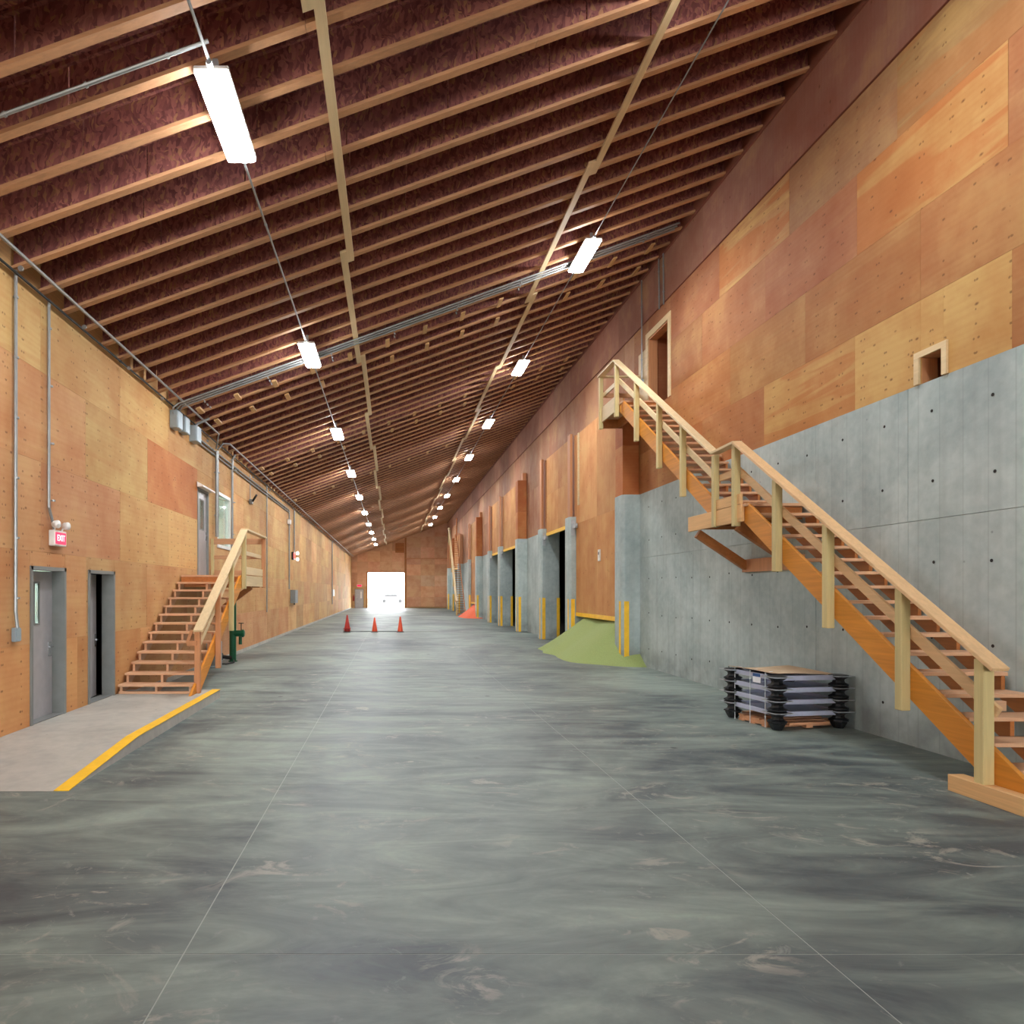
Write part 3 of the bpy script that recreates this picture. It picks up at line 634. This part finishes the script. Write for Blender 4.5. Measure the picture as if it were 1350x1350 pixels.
MB().box(A1+.035, A1+.075, yt+.1, 16.6, zt-.24, zt+.0).build('rim_board', 'pine_pale_y', sl_)
MB().box(A1+.035, A1+.075, yt+.1, 16.55, zt+.02, zt+.19).build('toe_board', 'pine_pale_y', sl_)
MB().beam((A1-.03, 15.6, zt-.25), (XL+.03, 15.6, zt-1.15), .09, .12).build('knee_brace', 'saw_stringer', sl_)
XP2 = A1+.085
lr = lambda y: 1.25+(y-11.03)*.585
hz = lr(14.35)
post(sl_, XP2-.04, 11.05, .14, lr(11.05)-.03, .09, 'guide_board')
post(sl_, XP2, 12.2, line(12.2, -.6), lr(12.2)-.03, .09, 'guide_board'); post(sl_, XP2, 13.2, line(13.2, -.55), lr(13.2)-.03); post(sl_, XP2, 14.33, zt-.3, hz-.03); post(sl_, XP2, 16.5, zt-.26, hz-.03, .09, 'guide_board')
post(sl_, A0+.06, 16.5, zt, hz-.03, .07)
rail(sl_, (XP2, 10.92, lr(10.92)), (XP2, 14.35, hz), .16); rail(sl_, (XP2, 14.3, hz), (XP2, 16.58, hz), .14)
rail(sl_, (XP2, 16.5, hz-.1), (A0, 16.5, hz-.1), .035, .14, 'handrail', 'fir_x')
xm = XP2-.062
rail(sl_, (xm, 11.1, lr(11.1)-.42), (xm, 14.3, hz-.42), .035, .09, 'mid_rail'); rail(sl_, (xm, 14.3, zt+.5), (xm, 16.5, zt+.5), .035, .09, 'mid_rail')
rail(sl_, (XP2, 16.535, zt+.5), (A0, 16.535, zt+.5), .035, .09, 'mid_rail', 'fir_x'); rail(sl_, (XP2, 16.535, zt+.1), (A0, 16.535, zt+.1), .035, .14, 'toe_board', 'fir_x')
MB().beam((XP2-.04, 10.99, .98), (XP2-.2, 10.99, .98), .04, .08).beam((XP2-.2, 11.0, .98), (XP2-.12, 11.0, 1.2), .04, .05).build('rail_stub', 'guide_board', sl_)
# --- far staircase on the right between two piers
fs = thing('staircase', (5.7, 50.5, 0), 'distant narrow timber staircase on the right wall by the orange heap', 'staircase')
n, rise, run = 34, .185, .2; ya = 50.9; fx0, fx1 = 5.0, 5.7
sl = rise/run
MB().prism([(ya, 0), (ya+.3, 0), (ya+n*run, n*rise-.28), (ya+n*run, n*rise), (ya, .2)], fx0, fx0+.045).build('outer_stringer', 'lvl_stringer', fs)
MB().prism([(ya, 0), (ya+.3, 0), (ya+n*run, n*rise-.28), (ya+n*run, n*rise), (ya, .2)], fx1-.045, fx1).build('outer_stringer', 'saw_stringer', fs)
for i in range(n): MB().box(fx0+.046, fx1-.046, ya+i*run, ya+i*run+run+.02, (i+1)*rise-.04, (i+1)*rise).build('tread', 'saw_stringer', fs)
MB().box(fx0, fx1, ya+n*run, 57.98, n*rise-.04, n*rise).build('landing_deck', 'saw_stringer', fs)
for q in range(6): post(fs, fx0-.03, ya+.1+q*1.32, max(0, .1+q*1.32*sl-.3), 1.0+.1+q*1.32*sl, .09)
rail(fs, (fx0-.03, ya, 1.1), (fx0-.03, ya+6.8, 1.1+6.8*sl), .14, .12)
rail(fs, (fx0+.02, ya, .65), (fx0+.02, ya+6.8, .65+6.8*sl), .035, .1, 'mid_rail')
post(fs, fx0-.03, 57.9, n*rise-.2, n*rise+1, .09); post(fs, fx1-.05, 57.9, n*rise-.04, n*rise+2.0, .1, 'saw_stringer')
rail(fs, (fx0-.03, ya+6.8, n*rise+1.0), (fx0-.03, 57.95, n*rise+1.0), .1, .08)
# ------------------------------------------------------------------ heaps
def heap(name, mat, cx, ya, yb, r, h, label, seed):
    """spill along a ridge from (cx,ya) to (cx,yb), settling at its angle of repose on the floor"""
    rr = random.Random(seed); k = 26; fs = []; vs = []
    ctrl = [((cx, yb), math.pi/2+math.pi/2*i/16) for i in range(0, 9)]
    path = [(yb, a) for a in [math.pi/2+math.pi/2*i/14 for i in range(14)]]+[(yb+(ya-yb)*i/14, math.pi) for i in range(15)]+[(ya, math.pi+math.pi/2*i/14) for i in range(1, 15)]
    n = len(path)
    for j in range(k+1):
        t_ = j/k
        for (yc, a) in path:
            u = (yc-ya)/(yb-ya); w = 1+.035*math.sin(3.1*yc+4*a+seed)+.02*math.sin(9*a+5*yc)
            hh = h*(1+.04*math.sin(2.2*yc))
            z = hh*((1-t_)**1.12) if t_ > .06 else hh*(1-.9*t_)
            z = max(0.001 if j < k else -.004, z+(rr.uniform(-.006, .006) if 0 < j < k else 0))
            vs.append((cx+r*t_*w*math.cos(a), yc+r*t_*w*math.sin(a), z))
    for j in range(k):
        for i in range(n-1):
            a = j*n+i; fs.append((a, a+1, a+n+1, a+n))
    o = MB().add(vs, fs).build(name, mat, smooth=True, kind='stuff'); tag(o, label, 'heap'); return o
heap('granule_heap', 'grain_green', 6.3, 17.75, 20.6, 1.68, 1.2, 'heap of pale green granules spilling from under the lowered bin door', 3)
heap('granule_heap', 'grain_orange', 6.2, 46.4, 48.8, 1.35, 1.0, 'small heap of orange granules on the floor by the far staircase', 5)
# ------------------------------------------------------------------ pallet with stacked black-cornered racks
th = math.radians(8.6); org = Vector((5.1, 8.75, 0)); ex = Vector((math.cos(th), math.sin(th), 0)); ey = Vector((-math.sin(th), math.cos(th), 0)); PW, PL = .98, .95
def turned(o): o.location = org; o.rotation_euler = (0, 0, th); return o
pal = bpy.data.objects.new('wooden_pallet', None); COL.objects.link(pal); tag(pal, 'low orange-brown wooden pallet under the black-cornered racks', 'pallet')
for x in (.06, PW/2, PW-.06): MB().box(x-.045, x+.045, .19, PL-.19, .018, .075).build('bearer', 'pallet_wood', pal)
for q in range(4): MB().box(.0, PW, .19+q*.157, .29+q*.157, .075, .09).build('deck_board', 'pallet_wood', pal)
for q in (.19, .43, .66): MB().box(.0, PW, q, q+.1, 0, .018).build('deck_board', 'pallet_wood', pal)
for q in (.005, PL-.09): MB().box(.19, PW-.19, q, q+.085, .06, .09).box(PW/2-.05, PW/2+.05, q, q+.085, .018, .06).build('edge_board', 'pallet_wood', pal)
turned(pal)
pitch = .158
names = ['lowest', 'second from bottom', 'third from bottom', 'topmost']
hour = [(.07, 0), (.125, .01), (.125, .026), (.08, .05), (.07, .078), (.08, .1), (.125, .128), (.125, .148), (.09, .156)]
rk = None
for q in range(4):
    r = bpy.data.objects.new('storage_rack', None); COL.objects.link(r); z = .092+q*pitch
    tag(r, 'blue-grey steel rack with black moulded corners, %s of the stack on the pallet' % names[q], 'rack', 'stacked racks on the pallet')
    for (x0, x1, y0, y1) in ((.1, PW-.1, .0, .025), (.1, PW-.1, PL-.025, PL), (0, .025, .1, PL-.1), (PW-.025, PW, .1, PL-.1)):
        MB().box(x0, x1, y0, y1, z+.088, z+.15).build('side_rail', 'rack_steel', r, bevel=.003)
    MB().box(.03, PW-.03, .03, PL-.03, z+.09, z+.105).build('tray', 'rack_steel', r)
    for (cx, cy) in ((.03, .03), (PW-.03, .03), (PW-.03, PL-.03), (.03, PL-.03)):
        c = MB().lathe(hour, (cx, cy, z), 8).build('corner_block', 'black_plastic', r)
        if q == 0: MB().lathe([(.06, 0), (.08, .03), (.11, .09)], (cx, cy, .001), 8).build('corner_foot', 'black_plastic', c)
        MB().box(cx-.132, cx+.132, cy-.132, cy+.132, z+.134, z+.144).build('steel_plate', 'galvanised', c)
    if q == 3:
        lb = MB().box(-.008, -.001, .3, .45, z+.02, z+.145).build('label_card', 'label_white', r); MB().box(-.0095, -.008, .3, .45, z+.1, z+.145).build('label_band', 'label_blue', lb)
    turned(r)
zt_ = .092+4*pitch
m = MB(); nx, ny = 8, 8; vs = []
for j in range(ny+1):
    for i in range(nx+1):
        x = -.02+(PW+.0)*i/nx; y_ = .1+(PL-.1)*j/ny; vs.append((x, y_, zt_+.008+.012*math.sin(5*x+3*y_)+(.02 if i == 0 else 0)))
nv = len(vs); vs += [(a, b, c-.006) for a, b, c in vs]; fs = []
for j in range(ny):
    for i in range(nx):
        a = j*(nx+1)+i; fs += [(a, a+1, a+nx+2, a+nx+1), (nv+a+nx+1, nv+a+nx+2, nv+a+1, nv+a)]
ring = [i for i in range(nx+1)]+[j*(nx+1)+nx for j in range(1, ny+1)]+[ny*(nx+1)+i for i in range(nx-1, -1, -1)]+[j*(nx+1) for j in range(ny-1, 0, -1)]
for a, b in zip(ring, ring[1:]+ring[:1]): fs.append((a, nv+a, nv+b, b))
cb = m.add(vs, fs).build('cardboard_sheet', 'cardboard'); turned(cb); tag(cb, 'tan cardboard sheet lying over the top of the rack stack', 'cardboard')
for q, yy in enumerate((.2, .5, .82)):
    st = MB().beam((-.013, yy, .0), (-.013, yy, zt_+.02), .012, .003, (1, 0, 0)).beam((-.013, yy, zt_+.02), (.1, yy, zt_+.032), .012, .003).build('packing_strap', 'strap_white')
    turned(st); tag(st, 'thin white strap down the left face of the rack stack, ' + ('nearest the camera', 'the middle one of three', 'nearest the far corner')[q], 'strap', 'straps around the rack stack')
# ------------------------------------------------------------------ cones, trench
tg = thing('trench_grate', (-1.2, 30.3, 0), 'narrow metal drain grate crossing the floor under the cones', 'grate')
MB().box(XL+.05, 2.1, 30.2, 30.62, .0, .012).build('frame', 'grate_grey', tg)
for i in range(40): MB().box(-2.15+.066*i, -2.115+.066*i, 30.22, 30.6, .012, .022).build('bar', 'grate_dark', tg)
MB().box(-2.15, .5, 30.2, 30.22, .012, .022).box(-2.15, .5, 30.6, 30.62, .012, .022).build('rim', 'grate_dark', tg)
def cone(x, y, z, h, mat, label):
    r = thing('traffic_cone', (x, y, z), label, 'cone', 'traffic cones at the floor grate')
    MB().box(x-.17, x+.17, y-.17, y+.17, z, z+.03).build('base', 'black_plastic' if z < .03 else mat, r, bevel=.01)
    MB().lathe([(.13, .03), (.125, .05), (.03, h-.01), (.022, h)], (x, y, z), 20).build('body', mat, r, smooth=True)
    return r
cone(-.80, 30.1, .0, .66, 'cone_orange', 'single orange cone, middle of the three on the floor grate'); cone(.37, 30.1, .0, .70, 'cone_orange', 'single orange cone, rightmost on the floor grate')
for q in range(3): cone(-2.05, 30.1, q*.08, .62, 'cone_red', ['bottom dark red cone of the nested stack at left of grate', 'middle dark red cone of the nested stack at left of grate', 'top dark red cone of the nested stack at left of grate'][q])
# ------------------------------------------------------------------ green standpipe and grey box by the left stairs
gp = thing('standpipe', (-4.2, 17.4, 0), 'dark green standpipe with valve arm beside the left stairs', 'pipe')
MB().lathe([(.12, 0), (.12, .03), (.09, .03), (.09, 1.9), (.11, 1.9), (.11, 1.94)], (-4.2, 17.4, 0), 16).build('riser', 'green_paint', gp, smooth=False)
MB().tube([(-4.2, 17.4, .74), (-3.95, 17.4, .74)], .085, 14).lathe([(.105, 0), (.105, .035), (.07, .06)], (-3.95, 17.4, .74), 14, 'x').build('outlet_arm', 'green_paint', gp)
MB().tube([(-4.0, 17.4, .66), (-4.0, 17.4, .45)], .045, 10).build('spout', 'green_paint', gp)
MB().tube([(-3.98, 17.4, .8), (-3.98, 17.4, 1.0)], .012, 6).lathe([(.07, 0), (.07, .015)], (-3.98, 17.4, 1.0), 12).build('handwheel', 'grate_dark', gp)
MB().tube([(-4.2, 17.4, .1), (-4.3, 17.25, .12), (-4.42, 17.1, .16)], .05, 10).lathe([(.09, -.03), (.09, .03)], (-4.42, 17.1, .16), 10, 'x').build('flange', 'black_plastic', gp)
MB().tube([(-4.15, 17.3, .05), (-4.05, 16.9, .03), (-4.15, 16.5, .03), (-4.3, 16.36, .05)], .018, 6).build('hose', 'grate_dark', gp)
ub = thing('utility_box', (-4.35, 16.1, 0), 'small grey utility box on the floor under the left landing', 'box')
MB().box(-4.5, -4.2, 15.95, 16.3, .0, .62).build('body', 'box_grey', ub, bevel=.01); MB().box(-4.48, -4.22, 15.94, 15.95, .05, .58).build('cover', 'frame_grey', ub)
# ------------------------------------------------------------------ conduits and boxes
def conduit(pts, r, label, cat='conduit', mat='conduit_grey', clips=0, name='conduit', group=None):
    o = thing(name, pts[0], label, cat, group); MB().tube(pts, r, 8).build('pipe', mat, o)
    a, b = Vector(pts[0]), Vector(pts[-1])
    for q in range(clips):
        p = a+(b-a)*((q+.5)/clips); d = (b-a).normalized()
        MB().tube([p-d*.012, p+d*.012], r*1.45, 8).build('clip', mat, o)
    return o
xw = XL+.045
conduit([(xw, 7.95, 5.75), (xw, 7.95, 1.6), (xw+.01, 7.97, 1.4)], .022, 'thick grey conduit down the left wall, leftmost, ending in a small box', clips=6)
conduit([(xw, 8.72, 5.7), (xw, 8.72, 2.95), (xw, 8.8, 2.8), (xw, 8.85, 2.68)], .02, 'grey conduit running down the left wall to the near exit sign', clips=4)
conduit([(xw+.035, 16.95, 5.45), (xw+.035, 16.95, 3.25)], .05, 'wide grey conduit between the office door and its window', clips=2)
conduit([(xw+.1, 18.65, 5.72), (xw+.02, 18.65, 5.55), (xw+.015, 18.65, 4.9), (xw+.015, 18.65, 3.0)], .035, 'grey conduit just right of the office window', clips=3)
conduit([(xw, 23.9, 5.72), (xw, 23.9, 1.1)], .022, 'thin grey conduit down the left wall past the landing rail', clips=3)
conduit([(xw, 29.1, 5.4), (xw, 29.1, 1.95)], .03, 'grey conduit down the left wall into the grey switch box', clips=3)
conduit([(xw, 30.6, 5.6), (xw, 30.6, 3.6)], .03, 'short grey conduit above the glowing far exit sign', clips=2)
conduit([(xw+.015, 49.8, 5.6), (xw+.015, 49.8, .9)], .035, 'distant grey conduit down the far left wall', clips=3)
for q, zz in enumerate((5.43, 5.33)):
    conduit([(xw, 15.25, zz), (xw, 28.9+.2*q, zz)]+([(xw, 29.1, zz-.05)] if q == 0 else []), .022, ['upper', 'lower'][q]+' of the two grey conduits running level along the left wall top', clips=5)
xc = -4.31; zc = roofz(xc)-.03
conduit([(xc, 2.0, zc), (xc, 16.4, zc), (xc-.08, 16.6, zc-.1), (xw+.03, 16.9, 5.5)], .022, 'long grey conduit under the joists beside the left wall, near stretch', clips=9)
conduit([(xw+.05, 17.0, 5.5), (xc-.1, 17.2, zc-.06), (xc, 17.5, zc), (xc, 73.5, zc)], .022, 'long grey conduit under the joists beside the left wall, far stretch', clips=20)
conduit([(xw+.03, 2.0, 5.66), (xw+.03, 73.5, 5.66)], .016, 'thin dark cable along the top corner of the left wall', mat='grate_dark', clips=20, name='cable', cat='cable')
for q in range(3):
    yy = 13.55+.12*q; x1 = 5.9
    conduit([(XL+.08, yy+.1*q, 5.5), (XL+.08, yy+.05*q, 5.62), (XL+.2, yy, roofz(XL+.2)-.05), (x1, yy, roofz(x1)-.05)], .02, ['nearest', 'middle', 'farthest'][q]+' of three grey conduits side by side across the joists', clips=8)
for k in range(4): pass
x1 = -1.63
conduit([(XL+.06, 5.85, roofz(XL+.06)-.03), (x1, 5.85, roofz(x1)-.03)], .018, 'thin grey conduit across the joists to the nearest left-row lamp', clips=4)
conduit([(XL+.12, 15.0, 5.62), (XL+.16, 15.05, 5.68), (XL+.4, 15.1, roofz(XL+.4)-.03)], .03, 'short bent grey conduit above the third grey box at the wall top')
def jbox(y, z, sy, sz, d, label, mat='box_grey', name='junction_box'):
    r = thing(name, (XL+d/2, y, z), label, 'box'); MB().box(XL+.004, XL+d, y-sy/2, y+sy/2, z-sz/2, z+sz/2).build('body', mat, r, bevel=.006)
    MB().box(XL+d, XL+d+.012, y-sy/2+.012, y+sy/2-.012, z-sz/2+.012, z+sz/2-.012).build('cover', mat, r); return r
jbox(7.98, 1.32, .11, .17, .06, 'small grey box at the foot of the leftmost wall conduit')
jbox(13.72, 5.4, .3, .36, .17, 'grey junction box at the wall top, left one of the close pair'); jbox(14.28, 5.43, .3, .34, .15, 'grey junction box at the wall top, right one of the close pair'); jbox(15.05, 5.42, .34, .36, .17, 'single grey junction box at the wall top right of the pair')
b = jbox(30.05, 1.62, .8, .6, .22, 'grey switch box on the left wall at the end of a conduit', 'frame_grey', 'switch_box'); MB().box(XL+.1, XL+.16, 30.0, 30.1, 1.24, 1.32).build('plug', 'black_plastic', b)
jbox(50.2, 1.75, .8, .5, .15, 'small pale box at the distant left wall conduit', 'white_plastic')
jbox(28.95, 4.9, .3, .2, .12, 'small white box on the conduit above the far exit sign', 'white_plastic')
# right wall cable and conduits
for (y, z0, z1, lab) in ((16.25, 6.9, 9.5, 'thin conduit from the roof down to the high doorway'), (15.2, 8.35, 9.5, 'thin short conduit above the high doorway, left one'), (14.95, 8.35, 9.5, 'thin short conduit above the high doorway, right one')):
    conduit([(XR-.06, y, z1), (XR-.05, y, z0)], .018, lab, mat='conduit_grey', clips=2)
for (y, z) in ((16.25, 6.95),):
    r = thing('switch_plate', (XR-.05, y, z), 'small grey switch at the bottom of the conduit by the high doorway', 'switch'); MB().box(XR-.09, XR-.02, y-.06, y+.06, z-.1, z+.1).build('body', 'box_grey', r, bevel=.005); MB().box(XR-.1, XR-.09, y-.02, y+.02, z-.04, z+.04).build('toggle', 'black_plastic', r)
# ------------------------------------------------------------------ exit signs and wall lamp
def text_mesh(txt, size, mat):
    cu = bpy.data.curves.new('exit_text', 'FONT'); cu.body = txt; cu.size = size; cu.extrude = .003; cu.align_x = 'CENTER'; cu.align_y = 'CENTER'; cu.offset = .002
    o = bpy.data.objects.new('tmp', cu); COL.objects.link(o); dg = bpy.context.evaluated_depsgraph_get(); me = bpy.data.meshes.new_from_object(o.evaluated_get(dg))
    bpy.data.objects.remove(o); me.materials.clear(); me.materials.append(M[mat]); return me
LET = text_mesh('EXIT', .125, 'exit_letter')
def exit_sign(y, z, label, k=1.0):
    r = thing('exit_sign', (XL, y, z), label, 'sign')
    MB().box(XL+.004, XL+.085, y-.17*k, y+.17*k, z-.11*k, z+.11*k).build('case', 'white_plastic', r, bevel=.008)
    f = MB().box(XL+.085, XL+.089, y-.145*k, y+.145*k, z-.082*k, z+.082*k).build('face', 'exit_glow', r)
    l = bpy.data.objects.new('lettering', LET); COL.objects.link(l); l.parent = f; l.location = (XL+.091-r.location.x-f.location.x, 0, 0)
    l.rotation_euler = (math.pi/2, 0, math.pi/2); l.scale = (k*.86, k, k)
    for s_ in (-1, 1):
        h = MB().tube([(XL+.05, y+s_*.1*k, z+.11*k), (XL+.06, y+s_*.13*k, z+.17*k)], .012, 6).build('lamp_arm', 'white_plastic', r)
        MB().lathe([(.03, -.05), (.05, -.02), (.055, .03), (.045, .045)], (XL+.09, y+s_*.14*k, z+.19*k), 12, 'x').build('lamp_head', 'white_plastic', r, smooth=True)
    return r
exit_sign(8.95, 2.56, 'lit red exit sign with twin lamp heads above the left doors', .95)
r = thing('exit_sign', (XL, 30.3, 3.5), 'glowing red exit sign with two white lamps, far along the left wall', 'sign')
MB().box(XL+.004, XL+.1, 30.0, 30.5, 3.3, 3.65).build('case', 'black_plastic', r); MB().box(XL+.1, XL+.104, 30.05, 30.45, 3.36, 3.6).build('face', 'red_lamp', r)
for zz in (3.34, 3.62): MB().lathe([(.04, 0), (.075, .03), (.08, .1), (.06, .11)], (XL+.13, 30.62, zz), 12, 'x').build('lamp_head', 'white_lamp', r)
r = thing('exit_sign', (-3.7, YE, 2.5), 'small red exit sign over the grey door on the far end wall', 'sign')
MB().box(-3.95, -3.4, YE-.08, YE, 2.36, 2.66).build('case', 'white_plastic', r); MB().box(-3.92, -3.43, YE-.085, YE-.08, 2.4, 2.62).build('face', 'exit_glow', r)
r = thing('emergency_lamp', (XL, 21.2, 4.75), 'small dark twin lamp on the left wall right of the window', 'lamp')
MB().box(XL+.004, XL+.1, 21.1, 21.3, 4.66, 4.8).build('body', 'frame_grey', r); MB().tube([(XL+.1, 21.2, 4.75), (XL+.3, 20.8, 4.88)], .035, 8).build('lamp_head', 'grate_dark', r); MB().tube([(XL+.02, 21.2, 4.8), (XL+.02, 21.2, 5.6)], .012, 6).build('cord', 'conduit_grey', r)
# ------------------------------------------------------------------ ceiling lights, two rows
def lamp(x, y, z, label, group):
    r = thing('ceiling_light', (x, y, z), label, 'light', group); w, L = .16, .62
    MB().box(x-w, x+w, y-L, y+L, z+.02, z+.07).build('housing', 'white_plastic', r, bevel=.012)
    m = MB(); pr = [(-w+.008, .02), (-w+.012, .002), (-w*.75, -.012), (w*.75, -.012), (w-.012, .002), (w-.008, .02)]
    m.prism([(x+a, z+b) for a, b in pr], y-L+.01, y+L-.01, 'y').build('diffuser', 'lamp_diffuser', r)
    for s_ in (-1, 1):
        MB().box(x-.025, x+.025, y+s_*.45-.02, y+s_*.45+.02, z+.07, roofz(x-.025)+.0).build('hanger', 'galvanised', r)
        MB().lathe([(.028, 0), (.028, .06)], (x, y+s_*(L+.0)-(0.06 if s_ < 0 else 0), z+.05), 8, 'y').build('end_gland', 'galvanised', r)
    return r
GL, GR = 'glowing linear ceiling lights, left row', 'glowing linear ceiling lights, right row'
ORD = ['nearest', 'second', 'third', 'fourth', 'fifth', 'sixth', 'seventh', 'eighth', 'ninth', 'tenth']
l0 = lamp(-1.63, DL, 6.5, 'long glowing ceiling light, nearest and largest of the left row', GL); l0 = l0
for i in range(1, 10): copy_tree(l0, (-1.63, DL*(i+1), 6.5), 'glowing ceiling light, %s from the camera in the left row' % ORD[i])
r0 = lamp(3.81, DL, 8.47, 'ceiling light cut by the top of the frame, nearest of the right row', GR)
for i in range(1, 10): copy_tree(r0, (3.81, DL*(i+1), 8.47), 'glowing ceiling light, %s from the camera in the right row' % ORD[i])
for i in range(0, 10):
    y0 = DL*i+.66 if i else 1.0; y1 = DL*(i+1)-.66
    conduit([(-1.63, y0, 6.57), (-1.63, y1, 6.57)], .014, 'thin grey conduit of the left lamp row, running up to its %s lamp' % ORD[i], clips=2, group='conduits between the left row lamps')
    conduit([(3.81, y0, 8.54), (3.81, y1, 8.54)], .010, 'thin grey conduit of the right lamp row, running up to its %s lamp' % ORD[i], clips=1, group='conduits between the right row lamps')
